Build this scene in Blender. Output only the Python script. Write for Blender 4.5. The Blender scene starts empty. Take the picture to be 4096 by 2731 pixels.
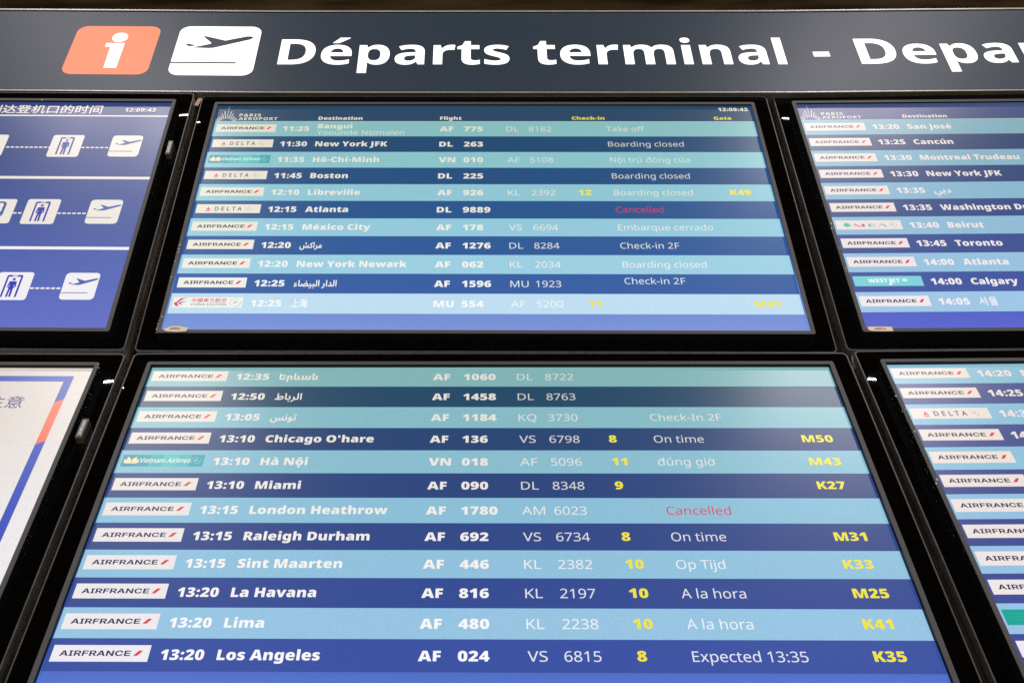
import bpy, math, random
from mathutils import Matrix, Vector, Euler
from mathutils.geometry import tessellate_polygon, delaunay_2d_cdt

SC = bpy.context.scene
COL = SC.collection

# ------------------------------------------------------------------ camera, world, lamps, exposure
TILT = 0.18881                      # the upper tier leans forward over the lower one
G = Matrix.Translation((0, 0, 3.484)) @ Matrix.Rotation(TILT, 4, 'X')   # board frame -> world

cam_data = bpy.data.cameras.new('camera')
cam = bpy.data.objects.new('camera', cam_data)
COL.objects.link(cam)
cam.matrix_world = (G @ Matrix.Translation((-0.016798, -1.524807, -1.677339))
                    @ Euler((2.280036, -0.006899, 0.004828), 'XYZ').to_matrix().to_4x4())
cam_data.sensor_width = 36.0
cam_data.lens = 38.303
cam_data.shift_x = 0.04375
cam_data.clip_start = 0.05
cam_data.clip_end = 100.0
SC.camera = cam

world = bpy.data.worlds.new('World')
SC.world = world
world.use_nodes = True
wb = world.node_tree.nodes['Background']
wb.inputs[0].default_value = (1.0, 0.93, 0.86, 1)
wb.inputs[1].default_value = 1.1

CAMZ, CAMY = 1.55, -1.183
# lit slots in the hall behind the viewer: a near pair and a far, higher pair
for x0, y0, z0, ln, wd, pw in ((-1.400, -0.85, 3.97, 0.20, 0.007, 8.0), (1.465, -0.83, 3.97, 0.20, 0.007, 8.0),
                               (-3.40, -3.72, 7.20, 0.46, 0.020, 56.0), (3.46, -3.72, 7.20, 0.46, 0.020, 56.0)):
    ld = bpy.data.lights.new('ceiling_lamp', 'AREA')
    ld.shape = 'RECTANGLE'
    ld.size, ld.size_y = ln, wd
    ld.energy = pw
    ld.color = (1.0, 0.93, 0.97)
    lo = bpy.data.objects.new('ceiling_lamp', ld)
    COL.objects.link(lo)
    lo.location = (x0, CAMY + y0, CAMZ + z0)
    lo.rotation_euler = (0, 0, math.radians(7 if x0 < 0 else -7))

SC.view_settings.view_transform = 'Standard'
SC.view_settings.look = 'None'
SC.view_settings.exposure = 0.0
SC.view_settings.gamma = 1.0
SC.view_settings.use_curve_mapping = False
SC.cycles.max_bounces = 6
SC.cycles.use_denoising = False
SC.cycles.sample_clamp_indirect = 3.0
SC.cycles.sample_clamp_direct = 8.0

# ------------------------------------------------------------------ small helpers
def lin(c):
    return tuple(((v / 255) / 12.92 if v / 255 <= 0.04045 else ((v / 255 + 0.055) / 1.055) ** 2.4) for v in c)

def mix(a, b, t):
    return tuple(a[i] + (b[i] - a[i]) * t for i in range(3))

MATS = {}
def lcd_mottle(nt, b):
    """fine unevenness of an LCD panel: slight brightness speckle and faint scan lines"""
    tc = nt.nodes.new('ShaderNodeTexCoord')
    nz = nt.nodes.new('ShaderNodeTexNoise')
    nz.inputs['Scale'].default_value = 420.0
    nz.inputs['Detail'].default_value = 2.0
    nt.links.new(tc.outputs['Object'], nz.inputs['Vector'])
    wv = nt.nodes.new('ShaderNodeTexWave')
    wv.bands_direction = 'Z'
    wv.inputs['Scale'].default_value = 105.0
    nt.links.new(tc.outputs['Object'], wv.inputs['Vector'])
    m1 = nt.nodes.new('ShaderNodeMapRange')
    m1.inputs['From Min'].default_value = 0.25
    m1.inputs['From Max'].default_value = 0.75
    m1.inputs['To Min'].default_value = 0.93
    m1.inputs['To Max'].default_value = 1.07
    nt.links.new(nz.outputs[0], m1.inputs['Value'])
    m2 = nt.nodes.new('ShaderNodeMapRange')
    m2.inputs['To Min'].default_value = 0.985
    m2.inputs['To Max'].default_value = 1.015
    nt.links.new(wv.outputs['Fac'], m2.inputs['Value'])
    mu = nt.nodes.new('ShaderNodeMath')
    mu.operation = 'MULTIPLY'
    nt.links.new(m1.outputs[0], mu.inputs[0])
    nt.links.new(m2.outputs[0], mu.inputs[1])
    nt.links.new(mu.outputs[0], b.inputs['Emission Strength'])

def em(col):
    """a lit LCD colour behind a matt film: emits, and dimly mirrors the hall"""
    col = tuple(int(round(v)) for v in col)
    k = ('em', col)
    if k not in MATS:
        m = bpy.data.materials.new('lcd_%d_%d_%d' % col)
        m.use_nodes = True
        b = m.node_tree.nodes['Principled BSDF']
        b.inputs['Base Color'].default_value = (0.004, 0.004, 0.005, 1)
        b.inputs['Roughness'].default_value = 0.28
        b.inputs['Emission Color'].default_value = (*lin(col), 1)
        lcd_mottle(m.node_tree, b)
        MATS[k] = m
    return MATS[k]

def em_ramp(name, stops):
    """viewing-angle colour shift of a screen, painted into its emission as a vertical run (stops over the screen height, bottom to top)"""
    m = bpy.data.materials.new(name)
    m.use_nodes = True
    nt = m.node_tree
    b = nt.nodes['Principled BSDF']
    tc = nt.nodes.new('ShaderNodeTexCoord')
    sp = nt.nodes.new('ShaderNodeSeparateXYZ')
    mr = nt.nodes.new('ShaderNodeMapRange')
    rp = nt.nodes.new('ShaderNodeValToRGB')
    nt.links.new(tc.outputs['Object'], sp.inputs[0])
    nt.links.new(sp.outputs['Z'], mr.inputs['Value'])
    mr.inputs['From Min'].default_value = -HD / 2
    mr.inputs['From Max'].default_value = HD / 2
    nt.links.new(mr.outputs[0], rp.inputs[0])
    e = rp.color_ramp.elements
    for i, (p, c) in enumerate(stops):
        el = e[i] if i < 2 else e.new(p)
        el.position = p
        el.color = (*lin(c), 1)
    nt.links.new(rp.outputs[0], b.inputs['Emission Color'])
    lcd_mottle(nt, b)
    b.inputs['Base Color'].default_value = (0.004, 0.004, 0.005, 1)
    b.inputs['Roughness'].default_value = 0.28
    return m

def pbr(name, col, rough, metal=0.0, noise=0.0, nscale=200.0, bump=0.0, rvar=0.0, spec=0.5):
    m = bpy.data.materials.new(name)
    m.use_nodes = True
    nt = m.node_tree
    b = nt.nodes['Principled BSDF']
    b.inputs['Base Color'].default_value = (*col, 1)
    b.inputs['Roughness'].default_value = rough
    b.inputs['Metallic'].default_value = metal
    b.inputs['Specular IOR Level'].default_value = spec
    if noise or bump or rvar:
        tc = nt.nodes.new('ShaderNodeTexCoord')
        nz = nt.nodes.new('ShaderNodeTexNoise')
        nz.inputs['Scale'].default_value = nscale
        nz.inputs['Detail'].default_value = 4.0
        nt.links.new(tc.outputs['Object'], nz.inputs['Vector'])
        if noise:
            rp = nt.nodes.new('ShaderNodeValToRGB')
            rp.color_ramp.elements[0].position = 0.3
            rp.color_ramp.elements[1].position = 0.7
            rp.color_ramp.elements[0].color = (*[v * (1 - noise) for v in col], 1)
            rp.color_ramp.elements[1].color = (*[min(1, v * (1 + noise)) for v in col], 1)
            nt.links.new(nz.outputs[0], rp.inputs[0])
            nt.links.new(rp.outputs[0], b.inputs['Base Color'])
        if rvar:
            mr = nt.nodes.new('ShaderNodeMapRange')
            mr.inputs['To Min'].default_value = rough - rvar
            mr.inputs['To Max'].default_value = rough + rvar
            nt.links.new(nz.outputs[0], mr.inputs['Value'])
            nt.links.new(mr.outputs[0], b.inputs['Roughness'])
        if bump:
            bp = nt.nodes.new('ShaderNodeBump')
            bp.inputs['Strength'].default_value = bump
            bp.inputs['Distance'].default_value = 0.001
            nt.links.new(nz.outputs[0], bp.inputs['Height'])
            nt.links.new(bp.outputs[0], b.inputs['Normal'])
    return m

def obj(name, verts, faces, mats, parent=None, fmat=None, smooth=False):
    me = bpy.data.meshes.new(name)
    me.from_pydata([tuple(v) for v in verts], [], faces)
    for m in (mats if isinstance(mats, (list, tuple)) else [mats]):
        me.materials.append(m)
    if fmat:
        me.polygons.foreach_set('material_index', fmat)
    if smooth:
        me.polygons.foreach_set('use_smooth', [True] * len(me.polygons))
    me.update()
    o = bpy.data.objects.new(name, me)
    COL.objects.link(o)
    if parent is not None:
        o.parent = parent
    return o

def empty(name, mat, label, cat, group=None):
    o = bpy.data.objects.new(name, None)
    o.empty_display_size = 0.1
    COL.objects.link(o)
    o.matrix_world = mat
    tag(o, label, cat, group)
    return o

def tag(o, label, cat, group=None):
    o['label'] = label
    o['category'] = cat
    if group:
        o['group'] = group

def rrect(x0, x1, z0, z1, r, n=6):
    """rounded rectangle outline in (x, z), counter-clockwise seen from the front"""
    if r <= 0:
        return [(x0, z0), (x1, z0), (x1, z1), (x0, z1)]
    pts = []
    for cx, cz, a0 in ((x1 - r, z0 + r, -90), (x1 - r, z1 - r, 0), (x0 + r, z1 - r, 90), (x0 + r, z0 + r, 180)):
        for i in range(n + 1):
            a = math.radians(a0 + 90 * i / n)
            pts.append((cx + r * math.cos(a), cz + r * math.sin(a)))
    return pts

def loft(rings, close=False):
    """faces between successive outlines [(pts2d, y)], all of the same length"""
    V, F = [], []
    n = len(rings[0][0])
    for pts, y in rings:
        V += [(p[0], y, p[1]) for p in pts]
    k = len(rings)
    for j in range(k if close else k - 1):
        a, b = j * n, ((j + 1) % k) * n
        for i in range(n):
            i2 = (i + 1) % n
            F.append((a + i, a + i2, b + i2, b + i))
    return V, F

def prism(pts, y0, y1):
    """solid plate with its front at y0"""
    n = len(pts)
    V = [(p[0], y0, p[1]) for p in pts] + [(p[0], y1, p[1]) for p in pts]
    F = [tuple(range(n)), tuple(range(2 * n - 1, n - 1, -1))]
    for i in range(n):
        i2 = (i + 1) % n
        F.append((i, i + n, i2 + n, i2))
    return V, F

# ------------------------------------------------------------------ lettering: outlines per weight, "advance|contour|contour", q = off-curve point
GLYPHS = {
    'black': {
        ' ': '260|',
        "'": '298|85,456 65,714 233,714 213,456',
        '-': '322|22,191 22,345 300,345 300,191',
        '0': '586|551,356 q551,270 q524,135 q463,40 q365,-10 293,-10 q204,-10 q89,78 q35,242 35,356 q35,472 q84,636 q198,724 293,724 q382,724 q496,637 q551,472|227,356 q227,286 q238,192 q266,144 293,144 q320,144 q348,191 q359,286 359,356 q359,427 q348,522 q320,570 293,570 q266,570 q238,522 q227,427',
        '1': '586|460,0 264,0 264,353 q264,363 q264,415 q266,479 267,504 q254,489 q233,467 222,458 141,391 41,514 286,714 460,714',
        '2': '586|548,0 30,0 30,127 204,303 q258,360 q319,428 q343,476 343,502 q343,534 q302,562 274,562 q240,562 q172,524 128,486 22,610 q54,639 q127,691 q225,724 296,724 q369,724 q475,673 q534,585 534,529 q534,467 q489,370 q398,273 330,211 278,164 278,159 548,159',
        '3': '586|524,559 q524,508 q480,435 q409,388 366,376 366,373 q452,363 q545,280 545,204 q545,146 q482,48 q351,-10 247,-10 q178,-10 q80,11 34,29 34,189 q81,165 q179,142 219,142 q290,142 q341,182 341,216 q341,240 q316,275 q251,293 189,293 145,293 145,438 190,438 q245,438 q309,457 q337,491 337,513 q337,542 q293,569 257,569 q225,569 q168,551 q126,530 115,523 35,652 q79,682 q194,724 287,724 q397,724 q524,636',
        '4': '586|571,138 492,138 492,0 302,0 302,138 17,138 17,280 314,714 492,714 492,282 571,282|302,365 q302,376 q303,411 q304,445 q306,469 306,470 301,470 q291,448 q276,420 263,400 184,282 302,282',
        '5': '586|324,468 q384,468 q482,414 q540,312 540,238 q540,158 q476,47 q348,-10 250,-10 q188,-10 q86,10 46,29 46,187 q84,170 q190,142 234,142 q270,142 q319,162 q345,203 345,232 q345,273 q286,319 227,319 q200,319 q149,308 129,302 58,337 85,714 492,714 492,553 249,553 240,459 q256,462 q289,468',
        '6': '586|34,302 q34,363 q52,485 q98,593 q182,676 q313,724 408,724 q429,724 q490,719 510,716 510,565 q490,569 q440,574 404,574 q350,574 q276,549 q232,502 q210,435 208,393 214,393 q227,417 q263,454 q317,476 355,476 q418,476 q507,422 q555,318 555,244 q555,164 q494,50 q381,-10 303,-10 q246,-10 q148,27 q75,104 q34,222|299,143 q330,143 q368,190 368,240 q368,281 q336,327 301,327 q277,327 q244,304 q226,269 226,250 q226,231 q235,193 q252,162 q280,143',
        '7': '586|102,0 347,554 38,554 38,714 553,714 553,600 302,0',
        '8': '586|295,724 q401,724 q533,638 533,550 q533,507 q501,442 q446,394 410,376 q444,357 q510,306 q554,237 554,190 q554,133 q498,42 q383,-10 293,-10 q203,-10 q88,40 q33,130 33,188 q33,238 q67,306 q126,354 163,373 q133,393 q84,444 q54,510 54,551 q54,609 q116,685 q225,724|210,196 q210,166 q253,129 291,129 q335,129 q377,163 377,192 q377,214 q351,250 q317,276 304,283 291,291 q269,280 q232,252 q210,218|294,585 q270,585 q235,557 235,533 q235,518 q250,491 q276,468 292,459 q306,467 q334,487 q352,514 352,533 q352,557 q317,585',
        '9': '586|552,401 q552,305 q510,153 q420,46 q278,-10 179,-10 q157,-10 q99,-8 79,-5 79,148 q100,144 q142,140 170,140 q230,140 q309,166 q355,214 q376,281 378,321 372,321 q359,297 q323,260 q269,238 228,238 q168,238 q79,292 q31,397 31,471 q31,551 q92,664 q206,724 284,724 q340,724 q437,686 q511,608 q552,485|289,570 q255,570 q218,524 218,473 q218,433 q253,386 287,386 q309,386 q341,409 q360,445 360,464 q360,483 q352,521 q335,552 q308,570',
        ':': '289|42,81 q42,133 q103,175 146,175 q187,175 q246,133 246,81 q246,32 q187,-12 146,-12 q103,-12 q42,32|42,467 q42,518 q103,560 146,560 q187,560 q246,518 246,467 q246,417 q187,373 146,373 q103,373 q42,417',
        'A': '726|515,0 480,134 248,134 212,0 0,0 233,717 490,717 726,0|409,409 q404,428 q386,499 q368,575 363,599 q359,575 q342,503 q325,433 319,409 288,292 440,292',
        'B': '674|326,714 q481,714 q613,622 613,536 q613,489 q579,424 q528,386 501,379 501,374 q530,367 q588,333 q627,266 627,209 q627,144 q561,50 q439,0 355,0 77,0 77,714|328,440 q376,440 q415,480 415,508 q415,537 q371,568 324,568 270,568 270,440|270,299 270,149 338,149 q388,149 q428,192 428,225 q428,244 q411,278 q370,299 334,299',
        'C': '649|395,566 q361,566 q307,537 q269,482 q249,404 249,354 q249,287 q283,195 q353,148 406,148 q453,148 q542,174 587,193 587,30 q540,9 q441,-10 385,-10 q269,-10 q121,82 q51,247 51,355 q51,436 q96,571 q184,670 q313,724 397,724 q449,724 q563,700 618,674 559,522 q520,541 q440,566',
        'D': '734|683,372 q683,248 q590,82 q422,0 308,0 77,0 77,714 324,714 q439,714 q599,635 q683,483|483,365 q483,430 q448,516 q379,558 326,558 270,558 270,158 313,158 q401,158 q483,260',
        'E': '549|501,0 77,0 77,714 501,714 501,559 270,559 270,447 484,447 484,292 270,292 270,157 501,157',
        'F': '539|267,0 77,0 77,714 499,714 499,559 267,559 267,423 481,423 481,268 267,268',
        'G': '740|364,418 672,418 672,33 q617,14 q474,-10 396,-10 q293,-10 q138,70 q51,234 51,359 q51,471 q137,635 q304,724 426,724 q493,724 q613,699 657,679 596,528 q558,547 q474,566 427,566 q363,566 q285,508 q250,412 250,354 q250,288 q288,196 q360,149 412,149 q429,149 q478,154 491,157 491,269 364,269',
        'H': '766|689,0 495,0 495,291 271,291 271,0 77,0 77,714 271,714 271,449 495,449 495,714 689,714',
        'J': '352|21,-224 q-12,-224 q-61,-218 -79,-214 -79,-64 q-63,-67 q-28,-74 -8,-74 q27,-74 q65,-46 q81,11 81,53 81,714 275,714 275,70 q275,-37 q210,-167 q96,-224',
        'K': '687|687,0 469,0 328,273 271,239 271,0 77,0 77,714 271,714 271,404 q283,427 q315,474 330,495 480,714 691,714 466,394',
        'L': '582|77,0 77,714 270,714 270,156 545,156 545,0',
        'M': '967|388,0 242,514 238,514 q240,494 q244,426 q248,347 248,310 248,0 77,0 77,714 334,714 483,207 487,207 633,714 890,714 890,0 713,0 713,313 q713,347 q715,424 q719,493 720,513 716,513 572,0',
        'N': '834|757,0 504,0 243,503 239,503 q241,480 q245,415 q248,349 248,322 248,0 77,0 77,714 329,714 589,218 592,218 q591,241 q587,303 q585,367 585,391 585,714 757,714',
        'O': '797|745,358 q745,275 q705,140 q621,42 q490,-10 398,-10 q308,-10 q177,42 q92,140 q51,275 51,359 q51,470 q125,635 q279,725 399,725 q521,725 q674,634 q745,469|254,358 q254,294 q283,201 q347,151 398,151 q451,151 q514,201 q542,294 542,358 q542,455 q478,567 399,567 q347,567 q283,516 q254,423',
        'R': '677|311,714 q408,714 q537,666 q602,573 602,503 q602,460 q573,388 q519,332 481,311 689,0 470,0 319,260 270,260 270,0 77,0 77,714|308,568 270,568 270,405 306,405 q350,405 q407,444 407,494 q407,517 q387,550 q343,568',
        'S': '577|544,217 q544,159 q485,55 q362,-10 264,-10 q215,-10 q142,-1 q78,19 44,35 44,207 q102,178 q220,147 268,147 q297,147 q333,161 q351,185 351,200 q351,219 q325,245 q269,273 222,294 q169,319 q91,374 q49,454 49,515 q49,584 q117,677 q238,724 318,724 q388,724 q500,693 544,673 485,524 q439,545 q350,570 312,570 q287,570 q255,558 q240,537 240,524 q240,507 q266,481 q327,450 380,426 q432,403 q505,348 q544,273',
        'T': '591|392,0 199,0 199,556 25,556 25,714 566,714 566,556 392,556',
        'U': '757|684,284 q684,194 q616,62 q479,-10 376,-10 q228,-10 q73,141 73,280 73,714 267,714 267,295 q267,219 q324,151 379,151 q419,151 q468,181 q491,245 491,296 491,714 684,714',
        'V': '694|694,714 460,0 233,0 0,714 217,714 314,352 q319,332 q333,268 q346,204 347,184 q349,204 q360,267 q373,330 379,350 478,714',
        'W': '1039|1024,714 848,0 620,0 552,311 q550,320 q542,362 q531,416 q523,468 521,486 q519,468 q510,416 q500,362 q491,320 489,311 420,0 192,0 15,714 201,714 279,356 q282,343 q292,294 q303,238 q313,185 315,167 q319,197 q332,275 q348,354 q363,422 368,444 431,714 610,714 671,444 q676,423 q691,354 q707,274 q721,196 724,167 q727,192 q741,266 q755,337 759,355 838,714',
        'Y': '664|332,449 455,714 664,714 429,279 429,0 235,0 235,273 0,714 210,714',
        'a': '623|336,563 q441,563 q559,459 559,363 559,0 427,0 390,73 386,73 q363,44 q314,7 q250,-10 204,-10 q156,-10 q80,29 q36,108 36,169 q36,258 q159,344 276,349 368,352 368,360 q368,397 q332,428 301,428 q268,428 q188,405 147,387 92,513 q140,538 q261,563|325,245 q273,243 q230,210 230,180 q230,152 q260,125 285,125 q320,125 q369,169 369,204 369,247',
        'b': '643|257,588 q257,559 q253,505 250,482 257,482 q278,516 q348,563 404,563 q490,563 q600,417 600,278 q600,184 q549,55 q458,-10 398,-10 q340,-10 q278,31 257,54 245,54 215,0 66,0 66,760 257,760|334,413 q308,413 q273,388 q257,338 257,298 257,271 q257,207 q292,144 336,144 q370,144 q406,213 406,280 q406,346 q371,413',
        'c': '539|318,-10 q234,-10 q110,50 q42,176 42,274 q42,375 q118,502 q249,563 333,563 q384,563 q475,541 514,521 458,380 q424,395 q365,413 333,413 q304,413 q260,383 q236,322 236,275 q236,227 q261,169 q305,142 334,142 q375,142 q458,168 495,191 495,39 q461,17 q375,-10',
        'd': '643|238,-10 q153,-10 q42,136 42,276 q42,418 q155,563 245,563 q282,563 q336,542 q376,505 390,482 394,482 q390,503 q385,577 385,612 385,760 577,760 577,0 433,0 392,70 385,70 q372,48 q332,12 q276,-10|316,141 q362,141 q400,199 401,259 401,274 q401,339 q364,409 314,409 q280,409 q235,343 235,273 q235,204 q280,141',
        'e': '618|315,563 q396,563 q513,507 q576,395 576,310 576,225 235,225 q237,182 q298,126 356,126 q408,126 q494,146 540,168 540,31 q500,10 q405,-10 333,-10 q249,-10 q118,49 q42,175 42,273 q42,373 q111,501 q234,563|322,433 q288,433 q243,391 239,345 403,345 q403,370 q384,409 q348,433',
        'g': '643|243,563 q301,563 q372,518 394,485 398,485 412,553 577,553 577,-1 q577,-79 q513,-185 q382,-240 282,-240 q215,-240 q113,-226 66,-208 66,-49 q116,-70 q206,-91 271,-91 q329,-91 q386,-49 386,-9 386,1 q386,14 q389,50 392,70 386,70 q367,37 q297,-10 240,-10 q152,-10 q42,136 42,276 q42,416 q154,563|315,415 q289,415 q253,383 q236,320 236,273 q236,201 q276,138 318,138 q341,138 q373,153 q392,182 q401,226 401,256 401,279 q401,322 q386,383 q349,415',
        'h': '670|257,652 q257,591 q251,507 249,485 258,485 q276,514 q321,548 q377,563 410,563 q465,563 q553,521 q606,432 606,360 606,0 414,0 414,302 q414,357 q382,413 348,413 q314,413 q274,373 q257,298 257,243 257,0 66,0 66,760 257,760',
        'i': '325|258,553 258,0 67,0 67,553|163,776 q204,776 q265,742 265,691 q265,642 q204,607 163,607 q121,607 q62,642 62,691 q62,742 q121,776',
        'k': '659|258,461 q258,427 q252,345 247,311 251,311 q259,323 q279,354 q301,386 310,397 434,553 647,553 455,318 659,0 441,0 320,198 258,151 258,0 66,0 66,760 258,760',
        'l': '323|257,0 66,0 66,760 257,760',
        'm': '1000|741,563 q836,563 q936,467 936,360 936,0 745,0 745,301 q745,364 q711,413 678,413 q632,413 q596,332 596,258 596,0 405,0 405,301 q405,341 q391,390 q363,413 341,413 q308,413 q271,373 q257,297 257,242 257,0 66,0 66,553 210,553 238,485 243,485 q258,508 q304,543 q368,563 409,563 q470,563 q549,522 574,486 580,486 q606,523 q689,563',
        'n': '670|412,563 q498,563 q606,467 606,360 606,0 415,0 415,302 q415,357 q383,413 348,413 q294,413 q257,325 257,242 257,0 66,0 66,553 210,553 236,480 243,480 q261,506 q310,543 q373,563',
        'o': '637|594,278 q594,209 q556,101 q484,28 q382,-10 317,-10 q257,-10 q156,28 q83,101 q42,209 42,278 q42,370 q109,497 q233,563 320,563 q400,563 q523,497 q594,370|236,278 q236,231 q252,165 q289,132 319,132 q349,132 q384,165 q400,231 400,278 q400,325 q384,389 q348,421 318,421 q275,421 q236,349',
        'r': '469|400,563 q416,563 q450,559 458,557 441,377 q431,379 q402,383 376,383 q358,383 q317,376 q280,354 q257,310 257,272 257,0 66,0 66,553 208,553 238,465 247,465 q262,492 q310,537 q369,563',
        's': '517|477,170 q477,118 q430,36 q327,-10 243,-10 q184,-10 q91,3 43,21 43,174 q96,150 q204,129 235,129 q267,129 q297,143 297,157 q297,169 q277,187 q226,209 179,228 q133,247 q72,292 q42,355 42,400 q42,481 q167,563 270,563 q325,563 q421,539 473,516 421,393 q380,412 q296,434 271,434 q249,434 q224,422 224,411 q224,401 q241,385 q289,365 335,346 q383,327 q446,282 q477,219',
        't': '460|337,141 q363,141 q406,152 429,160 429,21 q398,8 q328,-10 274,-10 q220,-10 q139,24 q93,107 93,182 93,410 26,410 26,488 111,548 160,664 285,664 285,553 421,553 421,410 285,410 285,195 q285,168 q312,141',
        'u': '670|604,553 604,0 460,0 436,69 425,69 q408,41 q355,6 q292,-10 258,-10 q204,-10 q116,32 q65,122 65,193 65,553 256,553 256,251 q256,197 q287,141 322,141 q358,141 q398,180 q413,256 413,311 413,553',
        'v': '611|211,0 0,553 199,553 293,226 q294,223 q298,204 q302,181 302,170 305,170 q305,181 q308,202 q313,220 314,225 412,553 611,553 400,0',
        'w': '910|484,242 q478,267 q466,333 q457,392 455,407 452,407 q450,392 q440,332 q427,264 420,235 364,0 163,0 12,553 200,553 245,341 q250,318 q260,253 q269,186 270,159 273,159 q274,179 q282,231 q291,283 q299,323 300,330 351,553 562,553 609,327 q613,308 q624,249 q635,185 637,159 640,159 q642,186 q650,255 q660,320 665,341 714,553 898,553 746,0 542,0',
        'x': '630|183,282 14,553 231,553 315,398 401,553 618,553 445,282 625,0 408,0 315,168 222,0 5,0',
        'y': '610|-1,553 200,553 294,236 q296,229 q300,209 q303,187 303,176 307,176 q309,196 q316,225 319,235 415,553 610,553 391,-35 q366,-102 q299,-194 q201,-240 128,-240 q102,-240 q64,-235 50,-232 50,-82 q61,-84 q92,-88 109,-88 q141,-88 q180,-62 q206,-21 215,3 217,8',
        'à': '623|336,563 q441,563 q559,459 559,363 559,0 427,0 390,73 386,73 q363,44 q314,7 q250,-10 204,-10 q156,-10 q80,29 q36,108 36,169 q36,258 q159,344 276,349 368,352 368,360 q368,397 q332,428 301,428 q268,428 q188,405 147,387 92,513 q140,538 q261,563|325,245 q273,243 q230,210 230,180 q230,152 q260,125 285,125 q320,125 q369,169 369,204 369,247|353,766 q370,744 q417,690 q465,639 481,620 481,606 354,606 q334,619 q277,658 q216,701 q161,742 143,756 143,766',
        'é': '618|315,563 q396,563 q513,507 q576,395 576,310 576,225 235,225 q237,182 q298,126 356,126 q408,126 q494,146 540,168 540,31 q500,10 q405,-10 333,-10 q249,-10 q118,49 q42,175 42,273 q42,373 q111,501 q234,563|322,433 q288,433 q243,391 239,345 403,345 q403,370 q384,409 q348,433|548,756 q530,742 q476,701 q414,658 q357,619 337,606 210,606 210,620 q227,639 q275,690 q323,744 339,766 548,766',
        'í': '325|258,0 67,0 67,553 258,553|402,756 q384,742 q330,701 q268,658 q211,619 191,606 64,606 64,620 q81,639 q129,690 q177,744 193,766 402,766',
        'ô': '637|594,278 q594,209 q556,101 q484,28 q382,-10 317,-10 q257,-10 q156,28 q83,101 q42,209 42,278 q42,370 q109,497 q233,563 320,563 q400,563 q523,497 q594,370|236,278 q236,231 q252,165 q289,132 319,132 q349,132 q384,165 q400,231 400,278 q400,325 q384,389 q348,421 318,421 q275,421 q236,349|416,766 q432,743 q477,688 q524,637 541,620 541,606 417,606 q391,621 q345,657 319,679 q293,657 q250,623 224,606 98,606 98,620 q117,638 q164,689 q209,743 224,766',
        'ú': '670|604,553 604,0 460,0 436,69 425,69 q408,41 q355,6 q292,-10 258,-10 q204,-10 q116,32 q65,122 65,193 65,553 256,553 256,251 q256,197 q287,141 322,141 q358,141 q398,180 q413,256 413,311 413,553|574,756 q556,742 q502,701 q440,658 q383,619 363,606 236,606 236,620 q253,639 q301,690 q349,744 365,766 574,766',
        'ộ': '619|310,-10 q223,-10 q96,59 q28,183 28,267 q28,350 q96,475 q223,544 310,544 q397,544 q523,475 q591,350 591,267 q591,183 q523,59 q397,-10|310,138 q335,138 q372,168 q392,226 392,268 q392,309 q372,366 q335,396 310,396 q285,396 q247,366 q227,309 227,268 q227,226 q247,168 q285,138|243,601 89,601 89,603 239,760 379,760 530,603 530,601 376,601 309,681|309,-238 q267,-238 q210,-185 210,-147 q210,-108 q267,-56 309,-56 q351,-56 q409,-108 409,-147 q409,-185 q351,-238',
    },
    'regular': {
        ' ': '260|',
        '-': '322|40,227 40,309 282,309 282,227',
        '0': '572|523,358 q523,271 q497,135 q440,40 q349,-10 285,-10 q205,-10 q100,78 q49,243 49,358 q49,474 q96,638 q200,725 285,725 q365,725 q471,638 q523,474|137,358 q137,260 q166,130 q231,65 285,65 q339,65 q404,129 q434,260 434,358 q434,456 q404,585 q339,650 285,650 q231,650 q166,585 q137,456',
        '1': '572|355,0 269,0 269,499 q269,528 q270,568 q272,603 273,622 q257,606 q231,584 211,567 135,505 89,564 282,714 355,714',
        '2': '572|520,0 48,0 48,73 235,262 q289,316 q363,400 q401,481 401,529 q401,588 q331,649 275,649 q223,649 q144,613 103,581 56,640 q84,664 q151,702 q230,724 275,724 q342,724 q438,678 q491,593 491,534 q491,478 q445,380 q363,285 308,231 159,84 159,80 520,80',
        '3': '572|493,547 q493,499 q457,429 q390,385 345,376 345,372 q431,362 q515,274 515,203 q515,141 q457,44 q336,-10 241,-10 q185,-10 q89,7 45,29 45,111 q90,89 q194,64 242,64 q338,64 q423,139 423,205 q423,250 q376,305 q286,331 223,331 154,331 154,406 224,406 q283,406 q362,440 q403,501 403,541 q403,593 q333,650 273,650 q235,650 q173,635 q120,608 93,590 49,650 q87,680 q200,724 272,724 q384,724 q493,624',
        '4': '572|552,162 448,162 448,0 363,0 363,162 21,162 21,237 357,718 448,718 448,241 552,241|363,466 q363,492 q364,535 q366,573 q367,608 368,624 364,624 q356,605 q332,561 321,546 107,241 363,241',
        '5': '572|275,438 q348,438 q456,388 q515,295 515,228 q515,154 q451,47 q332,-10 248,-10 q193,-10 q96,10 63,29 63,112 q99,90 q202,65 249,65 q302,65 q381,98 q425,167 425,219 q425,289 q339,364 246,364 q218,364 q146,354 124,349 80,377 107,714 465,714 465,634 182,634 165,427 q182,430 q240,438',
        '6': '572|55,305 q55,367 q72,487 q114,594 q188,677 q301,724 382,724 q403,724 q454,720 470,715 470,640 q452,646 q407,652 384,652 q315,652 q223,606 q170,526 q146,422 143,363 149,363 q164,387 q210,425 q275,447 318,447 q380,447 q473,396 q525,299 525,230 q525,156 q469,48 q368,-10 298,-10 q247,-10 q159,28 q92,106 q55,225|297,64 q360,64 q438,145 438,230 q438,298 q369,378 300,378 q253,378 q183,339 q144,279 144,247 q144,214 q163,150 q202,96 q259,64',
        '7': '572|136,0 429,634 44,634 44,714 523,714 523,646 233,0',
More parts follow.
